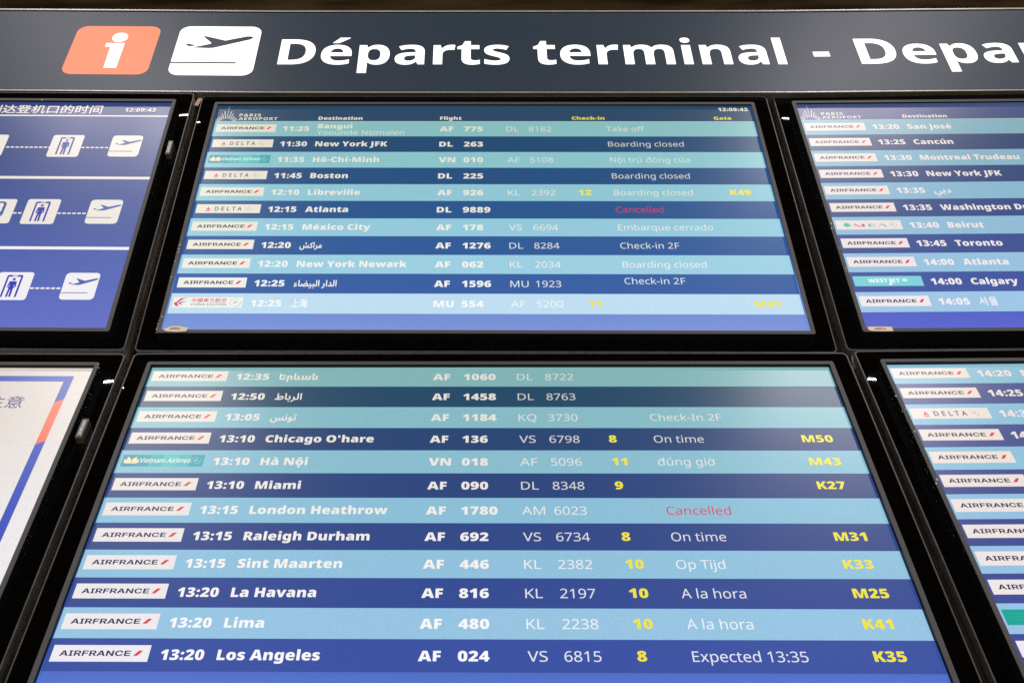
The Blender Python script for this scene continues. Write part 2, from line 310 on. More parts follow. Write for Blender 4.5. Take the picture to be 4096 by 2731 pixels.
        '8': '572|285,724 q379,724 q499,636 499,553 q499,510 q462,446 q400,397 363,378 q407,357 q479,304 q522,234 522,185 q522,125 q464,38 q359,-10 288,-10 q211,-10 q104,36 q49,121 49,182 q49,231 q90,303 q158,355 197,373 q162,393 q105,444 q72,510 72,554 q72,609 q128,684 q224,724|135,181 q135,129 q209,60 286,60 q359,60 q436,129 436,184 q436,219 q399,272 q332,314 286,331 270,337 q226,318 q166,274 q135,218|284,653 q229,653 q158,600 158,550 q158,513 q193,463 q253,428 289,412 q324,427 q379,463 q412,514 412,550 q412,600 q342,653',
        '9': '572|520,409 q520,332 q493,183 q422,62 q293,-10 192,-10 q172,-10 q119,-5 102,0 102,75 q120,69 q168,62 190,62 q260,62 q351,108 q405,187 q429,292 431,350 425,350 q410,327 q364,289 q299,267 255,267 q194,267 q101,318 q50,414 50,483 q50,558 q107,666 q209,724 278,724 q329,724 q417,685 q483,607 q520,489|278,650 q216,650 q137,568 137,484 q137,415 q204,336 274,336 q322,336 q392,375 q431,435 431,467 q431,499 q412,564 q374,618 q316,650',
        ':': '268|72,54 q72,91 q108,121 133,121 q159,121 q196,91 196,54 q196,18 q159,-14 133,-14 q108,-14 q72,18|72,482 q72,520 q108,550 133,550 q159,550 q196,520 196,482 q196,446 q159,414 133,414 q108,414 q72,446',
        'A': '639|545,0 459,221 176,221 91,0 0,0 279,717 360,717 638,0|352,517 q349,525 q335,567 q322,612 318,624 q313,604 q302,563 q291,529 287,517 206,301 432,301',
        'B': '650|301,714 q435,714 q572,635 572,537 q572,495 q541,430 q480,387 436,379 436,374 q481,367 q554,329 q596,259 596,203 q596,138 q536,47 q425,0 348,0 97,0 97,714|319,410 q411,410 q479,469 479,527 q479,586 q396,637 305,637 187,637 187,410|187,335 187,76 331,76 q426,76 q500,150 500,210 q500,248 q467,304 q390,335 324,335',
        'C': '632|403,645 q346,645 q254,606 q190,531 q156,424 156,357 q156,269 q211,139 q320,69 402,69 q449,69 q533,85 573,97 573,19 q533,4 q448,-10 389,-10 q280,-10 q134,80 q61,246 61,358 q61,439 q106,573 q193,671 q321,724 404,724 q459,724 q561,702 601,682 565,606 q532,621 q451,645',
        'D': '730|669,364 q669,244 q580,82 q414,0 296,0 97,0 97,714 317,714 q425,714 q583,634 q669,479|574,361 q574,456 q511,578 q390,637 304,637 187,637 187,77 284,77 q429,77 q574,220',
        'E': '556|496,0 97,0 97,714 496,714 496,635 187,635 187,412 478,412 478,334 187,334 187,79 496,79',
        'F': '519|187,0 97,0 97,714 496,714 496,635 187,635 187,382 477,382 477,303 187,303',
        'H': '741|643,0 553,0 553,333 187,333 187,0 97,0 97,714 187,714 187,412 553,412 553,714 643,714',
        'I': '339|298,0 40,0 40,52 124,71 124,642 40,662 40,714 298,714 298,662 214,642 214,71 298,52',
        'K': '619|619,0 513,0 260,341 187,277 187,0 97,0 97,714 187,714 187,362 q217,396 q279,464 310,498 503,714 608,714 325,403',
        'L': '524|97,0 97,714 187,714 187,80 499,80 499,0',
        'M': '907|412,0 177,626 173,626 q175,606 q178,544 q180,471 180,433 180,0 97,0 97,714 230,714 450,129 454,129 678,714 810,714 810,0 721,0 721,439 q721,474 q723,543 q727,604 728,625 724,625 486,0',
        'N': '760|663,0 558,0 176,593 172,593 q174,570 q177,507 q180,436 180,399 180,0 97,0 97,714 201,714 582,123 586,123 q585,139 q582,203 q579,279 579,311 579,714 663,714',
        'O': '781|720,358 q720,275 q678,140 q595,42 q472,-10 391,-10 q307,-10 q183,43 q101,140 q61,276 61,359 q61,469 q133,633 q280,725 392,725 q499,725 q645,634 q720,469|156,358 q156,268 q206,138 q311,68 391,68 q472,68 q575,138 q625,268 625,358 q625,493 q513,646 392,646 q311,646 q206,577 q156,448',
        'Q': '781|720,358 q720,271 q673,129 q581,31 512,8 683,-170 554,-170 416,-9 q410,-9 q397,-10 391,-10 q307,-10 q183,43 q101,140 q61,276 61,359 q61,469 q133,633 q280,725 392,725 q499,725 q645,634 q720,469|156,358 q156,268 q206,138 q311,68 391,68 q472,68 q575,138 q625,268 625,358 q625,493 q513,646 392,646 q311,646 q206,577 q156,448',
        'R': '622|294,714 q383,714 q498,669 q554,579 554,511 q554,454 q512,378 q447,333 411,320 607,0 502,0 329,295 187,295 187,0 97,0 97,714|289,636 187,636 187,371 294,371 q381,371 q461,440 461,507 q461,554 q424,610 q348,636',
        'S': '549|502,191 q502,127 q440,38 q325,-10 247,-10 q207,-10 q134,-2 q74,13 51,24 51,110 q87,94 q194,68 251,68 q304,68 q376,96 q412,148 412,183 q412,218 q382,266 q309,307 244,330 q183,352 q101,408 q60,487 60,542 q60,599 q118,680 q221,724 288,724 q347,724 q445,702 485,684 457,607 q420,623 q333,645 286,645 q241,645 q181,619 q151,572 151,541 q151,505 q181,457 q249,419 307,397 q370,374 q457,321 q502,247',
        'T': '556|323,0 233,0 233,635 10,635 10,714 545,714 545,635 323,635',
        'U': '731|640,252 q640,178 q580,59 q457,-10 362,-10 q229,-10 q90,135 90,254 90,714 180,714 180,251 q180,164 q273,68 367,68 q432,68 q513,115 q551,198 551,252 551,714 640,714',
        'V': '600|600,714 345,0 255,0 0,714 94,714 255,256 q266,227 q282,173 q295,124 300,100 q305,124 q318,174 q335,228 345,258 505,714',
        'Y': '566|283,363 469,714 566,714 328,277 328,0 238,0 238,273 0,714 98,714',
        'a': '561|288,545 q386,545 q480,459 480,365 480,0 416,0 399,76 395,76 q372,47 q323,8 q260,-10 215,-10 q167,-10 q90,24 q46,95 46,149 q46,229 q172,316 303,320 394,323 394,355 q394,422 q336,474 283,474 q241,474 q165,449 132,433 105,499 q140,518 q236,545|314,259 q214,255 q137,199 137,148 q137,103 q192,61 235,61 q303,61 q393,136 393,214 393,262',
        'b': '615|173,575 q173,541 q170,482 168,465 173,465 q196,499 q276,545 339,545 q439,545 q560,406 560,268 q560,176 q505,52 q405,-10 339,-10 q276,-10 q196,36 173,68 166,68 148,0 85,0 85,760 173,760|324,472 q267,472 q201,429 q173,340 173,271 173,267 q173,168 q238,63 326,63 q398,63 q469,169 469,269 q469,370 q398,472',
        'c': '480|300,-10 q229,-10 q118,48 q55,170 55,265 q55,364 q121,488 q234,546 306,546 q347,546 q423,529 447,517 420,444 q396,453 q332,469 304,469 q250,469 q180,423 q146,333 146,266 q146,202 q180,112 q248,66 299,66 q343,66 q410,84 438,97 438,19 q411,5 q346,-10',
        'd': '615|275,-10 q175,-10 q55,129 55,267 q55,405 q176,546 276,546 q318,546 q380,525 q426,489 442,467 448,467 q447,480 q442,531 442,546 442,760 530,760 530,0 459,0 446,72 442,72 q426,49 q380,12 q317,-10|289,63 q374,63 q443,156 443,250 443,266 q443,366 q377,473 288,473 q217,473 q146,360 146,265 q146,169 q217,63',
        'e': '564|292,546 q361,546 q460,486 q513,377 513,304 513,251 146,251 q148,160 q237,65 317,65 q368,65 q447,84 489,102 489,25 q448,7 q368,-10 313,-10 q237,-10 q120,52 q55,175 55,264 q55,352 q114,478 q221,546|291,474 q228,474 q155,393 148,321 421,321 q421,367 q393,435 q336,474',
        'f': '344|332,468 197,468 197,0 109,0 109,468 15,468 15,509 109,539 109,570 q109,674 q201,765 283,765 q315,765 q368,754 387,747 364,678 q348,683 q306,693 284,693 q240,693 q197,634 197,571 197,536 332,536',
        'g': '615|275,546 q328,546 q413,506 443,465 448,465 460,536 530,536 530,-9 q530,-85 q478,-188 q372,-240 290,-240 q232,-240 q135,-223 97,-206 97,-125 q135,-145 q237,-167 295,-167 q364,-167 q443,-86 443,-16 443,5 q443,17 q445,62 446,71 442,71 q414,30 q331,-10 276,-10 q172,-10 q55,136 55,267 q55,395 q172,546|287,472 q242,472 q179,424 q146,332 146,266 q146,167 q219,62 289,62 q330,62 q388,83 q426,128 q444,198 444,246 444,267 q444,340 q411,430 q341,472',
        'h': '618|173,537 q173,518 q170,478 168,462 174,462 q191,490 q243,526 q307,545 341,545 q406,545 q493,504 q537,418 537,349 537,0 450,0 450,343 q450,408 q392,472 330,472 q270,472 q202,427 q173,340 173,277 173,0 85,0 85,760 173,760',
        'i': '258|173,536 173,0 85,0 85,536|130,737 q150,737 q181,710 181,681 q181,653 q150,625 130,625 q108,625 q78,653 78,681 q78,710 q108,737',
        'j': '258|22,-240 q-3,-240 q-41,-233 -55,-228 -55,-157 q-40,-161 q-8,-167 11,-167 q43,-167 q85,-132 85,-83 85,536 173,536 173,-80 q173,-130 q141,-202 q75,-240|78,681 q78,710 q108,737 130,737 q150,737 q181,710 181,681 q181,653 q150,625 130,625 q108,625 q78,653',
        'k': '534|172,363 q172,347 q169,295 168,276 172,276 q178,284 q202,314 q227,345 236,355 407,536 510,536 293,307 525,0 419,0 233,250 172,197 172,0 85,0 85,760 172,760',
        'l': '258|173,0 85,0 85,760 173,760',
        'm': '935|673,546 q764,546 q854,453 854,349 854,0 767,0 767,345 q767,408 q714,472 658,472 q580,472 q513,382 513,296 513,0 426,0 426,345 q426,387 q402,444 q354,472 316,472 q262,472 q200,427 q173,341 173,278 173,0 85,0 85,536 156,536 169,463 174,463 q191,491 q240,528 q300,546 332,546 q394,546 q477,502 496,456 501,456 q528,502 q621,546',
        'n': '618|343,546 q439,546 q537,453 537,349 537,0 450,0 450,343 q450,408 q392,472 330,472 q241,472 q173,372 173,278 173,0 85,0 85,536 156,536 169,463 174,463 q192,491 q245,528 q309,546',
        'o': '605|551,269 q551,202 q516,99 q451,27 q358,-10 301,-10 q248,-10 q158,27 q92,99 q55,202 55,269 q55,358 q115,481 q227,546 304,546 q377,546 q488,481 q551,358|146,269 q146,206 q179,113 q249,63 303,63 q357,63 q427,113 q460,206 460,269 q460,333 q426,423 q357,472 302,472 q220,472 q146,364',
        'p': '615|340,546 q439,546 q560,408 560,269 q560,178 q505,53 q406,-10 339,-10 q298,-10 q234,12 q189,47 173,68 167,68 q169,51 q173,-1 173,-20 173,-240 85,-240 85,536 157,536 169,463 173,463 q189,486 q234,524 q297,546|324,472 q270,472 q204,431 q174,349 173,286 173,269 q173,203 q201,111 q268,63 326,63 q375,63 q438,117 q469,210 469,270 q469,362 q398,472',
        'q': '615|442,-11 q442,7 q444,55 447,72 441,72 q418,38 q337,-10 273,-10 q176,-10 q55,129 55,267 q55,359 q111,483 q211,546 276,546 q339,546 q419,498 443,463 447,463 460,536 530,536 530,-240 442,-240|290,63 q345,63 q412,103 q442,186 443,248 443,266 q443,368 q375,473 288,473 q216,473 q146,360 146,265 q146,170 q217,63',
        'r': '413|335,546 q350,546 q385,543 398,540 387,459 q374,462 q343,466 329,466 q298,466 q242,440 q198,393 q173,327 173,286 173,0 85,0 85,536 157,536 167,438 171,438 q188,468 q236,517 q298,546',
        's': '479|434,148 q434,96 q382,26 q286,-10 220,-10 q164,-10 q83,8 52,24 52,104 q84,88 q175,61 222,61 q289,61 q349,104 349,140 q349,160 q327,192 q270,224 217,244 q165,264 q91,304 q51,360 51,404 q51,472 q162,546 252,546 q301,546 q386,527 423,510 393,440 q359,454 q285,474 246,474 q192,474 q135,439 135,409 q135,387 q161,356 q222,327 273,307 q324,288 q396,248 q434,191',
        't': '361|264,62 q284,62 q326,69 339,73 339,6 q325,-1 q273,-10 249,-10 q207,-10 q136,19 q92,91 92,156 92,468 16,468 16,510 93,545 128,659 180,659 180,536 335,536 335,468 180,468 180,158 q180,109 q227,62',
        'u': '618|533,536 533,0 461,0 448,71 444,71 q427,43 q373,7 q309,-10 274,-10 q210,-10 q123,31 q79,117 79,185 79,536 168,536 168,191 q168,127 q226,63 287,63 q347,63 q416,108 q445,195 445,257 445,536',
        'x': '529|212,274 27,536 127,536 265,334 402,536 501,536 316,274 511,0 411,0 265,214 117,0 18,0',
        'ó': '605|551,269 q551,202 q516,99 q451,27 q358,-10 301,-10 q248,-10 q158,27 q92,99 q55,202 55,269 q55,358 q115,481 q227,546 304,546 q377,546 q488,481 q551,358|146,269 q146,206 q179,113 q249,63 303,63 q357,63 q427,113 q460,206 460,269 q460,333 q426,423 q357,472 302,472 q220,472 q146,364|451,756 q442,742 q408,702 q367,659 q326,620 308,606 250,606 250,618 q265,637 q300,689 q334,744 345,766 451,766',
        'ú': '618|533,536 533,0 461,0 448,71 444,71 q427,43 q373,7 q309,-10 274,-10 q210,-10 q123,31 q79,117 79,185 79,536 168,536 168,191 q168,127 q226,63 287,63 q347,63 q416,108 q445,195 445,257 445,536|457,756 q448,742 q414,702 q373,659 q332,620 314,606 256,606 256,618 q271,637 q306,689 q340,744 351,766 457,766',
        'đ': '617|275,-10 q175,-10 q55,129 55,265 q55,405 q176,543 275,543 q317,543 q380,522 q426,486 442,464 448,464 q446,477 q442,528 442,544 442,605 229,605 229,671 442,671 442,760 530,760 530,671 606,671 606,605 530,605 530,0 458,0 445,72 441,72 q425,49 q379,12 q317,-10|290,63 q374,63 q443,155 443,248 443,265 q443,366 q377,470 288,470 q217,470 q147,360 147,264 q147,168 q217,63',
        'ộ': '583|291,-12 q218,-12 q107,58 q46,183 46,265 q46,349 q107,474 q218,544 291,544 q365,544 q475,474 q537,349 537,265 q537,183 q475,58 q365,-12|291,66 q344,66 q415,119 q450,210 450,265 q450,321 q415,412 q344,467 291,467 q238,467 q168,413 q133,321 133,265 q133,210 q168,119 q238,66|221,615 135,615 135,618 249,750 332,750 447,618 447,615 360,615 291,701|292,-208 q268,-208 q232,-174 232,-151 q232,-127 q268,-93 292,-93 q317,-93 q352,-127 352,-151 q352,-174 q317,-208',
        'ờ': '581|290,486 290,544 q313,544 q348,542 q383,539 q424,537 452,537 q469,537 469,553 469,656 549,656 549,560 q549,523 q509,486 466,486 q424,486 q333,486|291,-12 q218,-12 q107,58 q46,183 46,265 q46,349 q107,474 q218,544 291,544 q365,544 q475,474 q537,349 537,265 q537,183 q475,58 q365,-12|291,66 q344,66 q415,119 q450,210 450,265 q450,321 q415,412 q344,467 291,467 q238,467 q168,413 q133,321 133,265 q133,210 q168,119 q238,66|257,605 163,750 260,750 328,605',
        'ử': '612|457,477 457,536 495,536 q512,536 512,552 512,656 590,656 590,560 q590,519 q549,477 507,477|258,-8 q204,-8 q120,38 q72,129 72,198 72,536 158,536 158,205 q158,140 q224,70 281,70 q320,70 q382,103 q418,169 418,217 418,536 505,536 505,0 421,0 421,130 437,130 q411,56 q319,-8|317,605 252,605 287,673 q292,683 q286,693 276,693 208,693 208,750 276,750 q306,750 q344,734 q362,706 q357,669 344,648',
    },
    'bold': {
        ' ': '260|',
        '-': '322|29,205 29,331 293,331 293,205',
        'A': '692|527,0 472,168 220,168 165,0 0,0 251,717 439,717 692,0|387,451 q383,466 q366,526 q350,589 345,609 q341,586 q326,526 q312,470 307,451 256,296 437,296',
        'D': '732|678,369 q678,246 q586,82 q419,0 303,0 85,0 85,714 321,714 q434,714 q593,635 q678,481|518,363 q518,440 q473,540 q383,589 317,589 238,589 238,126 302,126 q412,126 q518,244',
        'G': '735|381,402 665,402 665,31 q609,12 q476,-10 399,-10 q293,-10 q139,74 q55,238 55,358 q55,470 q142,634 q308,724 428,724 q492,724 q607,700 652,680 601,558 q563,576 q475,597 427,597 q354,597 q259,534 q213,425 213,355 q213,282 q258,175 q348,117 417,117 q445,117 q501,124 519,129 519,280 381,280',
        'I': '401|364,0 36,0 36,87 123,116 123,599 36,627 36,714 364,714 364,627 277,599 277,116 364,87',
        'M': '944|397,0 217,558 213,558 q215,538 q218,472 q221,395 221,358 221,0 85,0 85,714 293,714 470,177 474,177 651,714 859,714 859,0 716,0 716,362 q716,397 q718,470 q722,536 723,557 719,557 538,0',
        'N': '805|720,0 525,0 217,538 213,538 q215,515 q218,451 q221,383 221,352 221,0 85,0 85,714 279,714 586,181 590,181 q589,201 q585,264 q583,333 583,360 583,714 720,714',
        'O': '791|735,358 q735,275 q694,140 q611,42 q483,-10 395,-10 q308,-10 q179,42 q96,140 q55,275 55,359 q55,470 q128,634 q279,725 396,725 q512,725 q663,634 q735,469|216,358 q216,284 q253,176 q333,119 395,119 q459,119 q538,176 q574,284 574,358 q574,470 q492,598 396,598 q333,598 q253,540 q216,433',
        'P': '621|309,714 q447,714 q579,599 579,494 q579,447 q551,361 q486,292 q380,253 303,253 238,253 238,0 85,0 85,714|304,589 238,589 238,379 289,379 q331,379 q392,400 q425,449 425,489 q425,537 q366,589',
        'R': '656|304,714 q398,714 q522,667 q583,575 583,506 q583,458 q549,384 q491,332 454,315 657,0 482,0 323,274 238,274 238,0 85,0 85,714|301,595 238,595 238,392 301,392 q362,392 q428,442 428,499 q428,531 q401,573 q345,595',
        'S': '566|528,207 q528,147 q467,48 q348,-10 257,-10 q212,-10 q139,-1 q76,17 47,31 47,169 q96,145 q210,116 261,116 q300,116 q350,136 q375,171 375,193 q375,219 q347,253 q285,286 231,308 q174,332 q95,387 q53,467 53,526 q53,590 q117,678 q231,724 306,724 q372,724 q479,697 521,677 474,556 q432,575 q343,599 302,599 q269,599 q226,582 q205,551 205,531 q205,506 q233,472 q297,438 352,415 q408,392 q486,337 q528,263',
        'T': '577|365,0 212,0 212,587 19,587 19,714 558,714 558,587 365,587',
        'U': '747|667,272 q667,188 q602,61 q470,-10 371,-10 q228,-10 q80,139 80,270 80,714 233,714 233,278 q233,198 q304,119 374,119 q424,119 q486,155 q514,227 514,279 514,714 667,714',
        'a': '599|317,556 q420,556 q528,459 528,364 528,0 423,0 394,74 390,74 q367,45 q318,7 q254,-10 208,-10 q160,-10 q84,27 q40,103 40,161 q40,247 q164,333 287,338 378,341 378,358 q378,407 q334,446 294,446 q257,446 q179,422 141,405 97,508 q140,530 q251,556|321,250 q250,248 q194,206 194,168 q194,133 q233,100 266,100 q313,100 q378,156 378,208 378,253',
        'e': '597|306,556 q382,556 q492,499 q551,388 551,308 551,235 200,235 q202,173 q274,102 341,102 q392,102 q476,122 520,142 520,29 q480,9 q391,-10 325,-10 q244,-10 q119,50 q47,175 47,269 q47,365 q112,492 q229,556|310,449 q265,449 q209,392 204,336 410,336 q410,369 q388,419 q343,449',
        'i': '299|225,546 225,0 74,0 74,546|150,761 q183,761 q232,730 232,687 q232,646 q183,614 150,614 q116,614 q68,646 68,687 q68,730 q116,761',
        'l': '298|224,0 73,0 73,760 224,760',
        'm': '975|714,556 q808,556 q904,462 904,356 904,0 754,0 754,318 q754,381 q712,436 670,436 q612,436 q564,351 564,273 564,0 413,0 413,318 q413,359 q395,411 q359,436 331,436 q290,436 q243,394 q224,314 224,256 224,0 73,0 73,546 189,546 211,476 216,476 q232,501 q279,537 q341,556 379,556 q440,556 q521,514 544,474 549,474 q576,515 q662,556',
        'n': '650|385,556 q475,556 q579,462 579,356 579,0 429,0 429,318 q429,377 q387,436 341,436 q273,436 q224,343 224,256 224,0 73,0 73,546 189,546 210,473 216,473 q234,500 q285,537 q348,556',
        'p': '632|379,556 q474,556 q584,413 584,274 q584,182 q531,54 q437,-10 375,-10 q335,-10 q277,11 q238,42 224,59 218,59 q220,41 q224,-6 224,-31 224,-240 73,-240 73,546 196,546 217,475 224,475 q239,498 q280,534 q339,556|329,436 q291,436 q245,404 q225,340 224,291 224,275 q224,223 q243,150 q290,112 330,112 q364,112 q409,150 q431,223 431,276 q431,357 q380,436',
        'r': '447|375,556 q390,556 q425,553 435,550 420,409 q409,411 q379,415 358,415 q335,415 q288,401 q248,369 q224,317 224,277 224,0 73,0 73,546 188,546 210,454 217,454 q233,483 q281,529 q341,556',
        's': '502|460,161 q460,109 q411,32 q311,-10 234,-10 q176,-10 q88,5 47,22 47,147 q91,126 q193,102 230,102 q276,102 q317,128 317,150 q317,165 q296,189 q243,215 194,234 q145,254 q79,297 q46,357 46,402 q46,477 q165,556 263,556 q316,556 q407,534 454,514 410,411 q372,428 q292,450 261,450 q227,450 q189,429 189,410 q189,396 q210,374 q263,350 311,331 q360,312 q427,269 q460,208',
        't': '421|309,110 q332,110 q375,120 394,126 394,15 q370,4 q307,-10 264,-10 q215,-10 q138,22 q93,101 93,172 93,433 22,433 22,497 104,547 148,662 244,662 244,546 387,546 387,433 244,433 244,181 q244,145 q279,110',
        'u': '650|576,546 576,0 460,0 441,70 432,70 q415,42 q362,6 q299,-10 264,-10 q206,-10 q119,32 q70,120 70,190 70,546 222,546 222,228 q222,170 q263,111 308,111 q354,111 q405,152 q425,232 425,290 425,546',
        'É': '552|499,0 85,0 85,714 499,714 499,589 238,589 238,433 482,433 482,308 238,308 238,127 499,127|499,924 q484,910 q438,869 q384,826 q333,787 314,774 214,774 214,787 q230,806 q273,857 q316,912 330,934 499,934',
        'é': '597|306,556 q382,556 q492,499 q551,388 551,308 551,235 200,235 q202,173 q274,102 341,102 q392,102 q476,122 520,142 520,29 q480,9 q391,-10 325,-10 q244,-10 q119,50 q47,175 47,269 q47,365 q112,492 q229,556|310,449 q265,449 q209,392 204,336 410,336 q410,369 q388,419 q343,449|503,756 q489,742 q442,701 q389,658 q338,619 319,606 219,606 219,619 q235,638 q278,690 q320,744 334,766 503,766',
        'Λ': '735|17,0 268,728 463,728 718,0 552,0 436,352 q415,421 q372,578 347,673 382,673 q358,577 q316,420 295,352 181,0',
    },
    'wide': {
        'A': '705|10,0 268,728 437,728 695,0 548,0 423,376 q403,438 q361,579 335,672 370,672 q343,579 q301,437 281,376 154,0|164,172 164,281 541,281 541,172',
        'I': '397|34,0 34,111 132,111 132,617 34,617 34,728 363,728 363,617 266,617 266,111 363,111 363,0',
        'R': '647|62,0 62,728 345,728 q426,728 q543,670 q605,565 605,494 q605,423 q540,319 q420,263 338,263 141,263 141,373 335,373 q379,373 q440,402 q473,457 473,494 q473,531 q440,586 q378,615 334,615 196,615 196,0|476,0 305,329 448,329 622,0',
        'F': '577|62,0 62,728 549,728 549,613 196,613 196,414 522,414 522,301 196,301 196,0',
        'N': '730|62,0 62,728 207,728 457,329 q469,311 q502,254 q538,186 555,153 540,127 q538,160 q535,243 q534,319 534,341 534,728 668,728 668,0 522,0 297,358 q282,382 q243,448 q195,533 167,584 188,599 q191,544 q195,451 q196,380 196,359 196,0',
        'C': '728|379,-11 q280,-11 q126,80 q38,249 38,363 q38,479 q125,647 q280,739 379,739 q440,739 q547,703 q630,634 q683,538 692,478 557,478 q550,512 q519,564 q473,601 q414,619 380,619 q316,619 q223,557 q172,442 172,363 q172,285 q223,170 q316,108 380,108 q414,108 q472,127 q518,163 q550,215 557,248 692,248 q684,190 q631,95 q548,26 q442,-11',
        'E': '601|62,0 62,728 563,728 563,613 196,613 196,425 536,425 536,312 196,312 196,115 564,115 564,0',
        ' ': '269|',
    },
    'arabic': {
        '\ufeb6': '1407|337,-232 q268,-232 q155,-199 q72,-135 q27,-40 27,23 q27,46 q35,106 q56,182 77,229 190,189 q179,158 q164,107 q156,64 156,43 q156,2 q195,-65 q278,-103 341,-103 q403,-103 q485,-75 q532,-27 q553,35 553,70 q553,101 q540,172 q517,254 502,299 631,332 q645,274 q662,213 666,197 q677,165 q706,133 q743,123 766,123 q786,123 q817,135 q844,174 q866,256 875,328 997,309 q993,287 q985,235 q979,188 979,174 q979,161 q993,138 q1033,124 1070,124 q1117,124 q1161,164 1161,204 q1161,227 q1159,280 q1154,346 1148,389 1266,398 q1274,307 q1293,198 q1325,142 q1377,124 1416,124 q1451,124 q1481,88 1481,62 q1481,33 q1442,-5 1406,-5 q1364,-5 q1288,19 q1233,76 1219,124 1254,118 q1241,65 q1183,12 q1109,-5 1071,-5 q1022,-5 q949,23 q909,77 908,116 942,116 q927,65 q877,13 q815,-5 781,-5 q754,-5 q707,6 q670,30 q644,68 639,94 677,52 q674,-12 q628,-117 q542,-191 q417,-232|877,601 q853,601 q817,637 817,662 q817,687 q853,722 877,722 q902,722 q936,687 936,662 q936,637 q902,601|799,473 q775,473 q739,509 739,534 q739,559 q775,594 799,594 q824,594 q859,559 859,534 q859,509 q824,473|950,473 q926,473 q891,509 891,534 q891,559 q926,594 950,594 q975,594 q1010,559 1010,534 q1010,509 q975,473',
        '\ufedb': '446|0,-5 10,124 144,124 q172,124 q211,131 q234,144 q244,164 244,176 q244,190 q217,246 174,287 q151,308 q99,354 q53,394 q23,425 23,432 q23,447 q27,481 q36,510 44,517 q62,534 q128,577 q220,627 q335,683 402,713 454,600 q395,573 q295,527 q212,484 q144,444 117,424 130,491 q211,429 q311,328 q364,247 q383,181 383,154 q383,130 q362,76 q304,26 q198,-5 115,-5',
        '\ufe8d': '266|82,0 61,729 190,729 211,0',
        '\ufeae': '440|14,-231 -33,-116 q24,-97 q114,-46 q178,14 q212,84 212,122 q212,166 q173,266 146,317 267,375 q285,343 q312,273 q331,216 335,203 q349,156 q397,124 449,124 q484,124 q514,88 514,62 q514,33 q475,-5 439,-5 q397,-5 q337,20 q301,67 296,98 333,77 q328,22 q270,-76 q180,-156 q70,-215',
        '\ufee3': '571|0,-5 10,124 q34,124 q68,147 q104,202 127,249 q157,310 q221,378 q287,406 321,406 q363,406 q436,368 q490,305 q519,224 519,182 q519,128 q475,46 q399,0 351,0 q310,0 q199,29 134,77 183,187 q228,156 q307,129 333,129 q355,129 q383,139 q395,159 395,175 q395,198 q374,244 q339,277 317,277 q296,277 q266,248 q238,191 218,151 q195,103 q151,42 q103,8 q41,-5',
        '\ufe80': '459|148,88 q131,96 q98,124 q71,164 q55,211 55,237 q55,291 q106,374 q192,421 244,421 q271,421 q318,414 342,407 321,287 q304,292 q271,297 258,297 q235,297 q201,279 q184,247 184,226 q184,202 q208,163 q253,137 284,131|51,-57 11,63 q60,77 q180,113 q313,159 380,186 428,69 q390,53 q294,18 q190,-18 q92,-47',
        '\ufe8e': '313|312,-5 q222,-5 q124,33 q85,113 82,174 61,729 191,729 211,235 q213,188 q229,141 q276,124 322,124 q357,124 q387,88 387,62 q387,33 q348,-5',
        '\ufec0': '994|993,-5 q947,-5 q855,12 q779,44 754,65 843,151 q879,136 q955,124 1003,124 q1038,124 q1068,88 1068,62 q1068,33 q1029,-5|512,-18 q420,-18 q297,-3 q222,27 q179,68 166,94 193,102 q168,54 q105,8 q37,-5 0,-5 10,124 q42,124 q79,144 q104,190 q124,266 138,321 255,293 q248,266 q239,226 q234,197 234,188 q234,168 q252,138 q306,120 q410,111 495,111 q578,111 q691,125 q761,151 q792,190 792,216 q792,235 q774,270 q735,293 703,293 q665,293 q588,256 q515,195 q452,124 428,90 289,104 q327,165 q423,280 q534,370 q654,423 716,423 q781,423 q872,372 q920,283 920,225 q920,155 q840,45 q661,-18|687,517 q658,517 q617,557 617,586 q617,615 q658,656 687,656 q715,656 q755,615 755,586 q755,557 q715,517',
        '\ufef4': '402|0,-5 10,124 q49,124 q101,138 q136,181 q160,265 170,334 291,313 q289,298 q281,257 q276,216 276,198 q276,181 q288,153 q318,134 q371,124 412,124 q447,124 q477,88 477,62 q477,33 q438,-5 402,-5 q354,-5 q281,9 q231,40 q202,92 198,130 242,129 q225,84 q173,31 q109,4 q37,-5|274,-229 q246,-229 q208,-190 208,-164 q208,-136 q246,-97 274,-97 q300,-97 q338,-136 338,-164 q338,-190 q300,-229|108,-229 q80,-229 q41,-190 41,-164 q41,-136 q80,-97 108,-97 q134,-97 q172,-136 172,-164 q172,-190 q134,-229',
        '\ufe92': '376|0,-5 10,124 q49,124 q94,138 q121,181 q140,265 150,334 271,313 q269,298 q261,257 q256,216 256,198 q256,175 q276,142 q332,124 386,124 q421,124 q451,88 451,62 q451,33 q412,-5 376,-5 q308,-5 q224,20 q184,80 178,130 222,129 q205,84 q159,31 q102,4 q37,-5|176,-227 q149,-227 q110,-189 110,-162 q110,-134 q149,-94 176,-94 q203,-94 q243,-134 243,-162 q243,-189 q203,-227',
        '\ufedf': '290|0,-5 10,124 q58,124 q99,144 q107,197 105,248 87,729 216,729 236,242 q238,185 q226,94 q178,29 q81,-5',
        ' ': '260|',
        '\ufead': '401|14,-230 -33,-112 q56,-81 q163,-6 q212,78 212,122 q212,150 q197,210 q168,277 146,317 267,375 q302,308 q340,187 340,136 q340,84 q312,-8 q258,-87 q178,-154 q76,-209',
        '\ufeaa': '564|217,124 q263,124 q313,141 q333,169 333,186 q333,210 q307,272 q268,342 q224,408 205,435 315,508 q357,450 q418,338 q458,243 466,208 q476,174 q509,138 q552,124 573,124 q607,124 q638,88 638,62 q638,33 q599,-5 563,-5 q521,-5 q455,19 q409,72 395,114 452,109 q445,79 q393,27 q300,-6 234,-6 q203,-6 q131,4 q62,25 35,41 82,157 q116,142 q186,124',
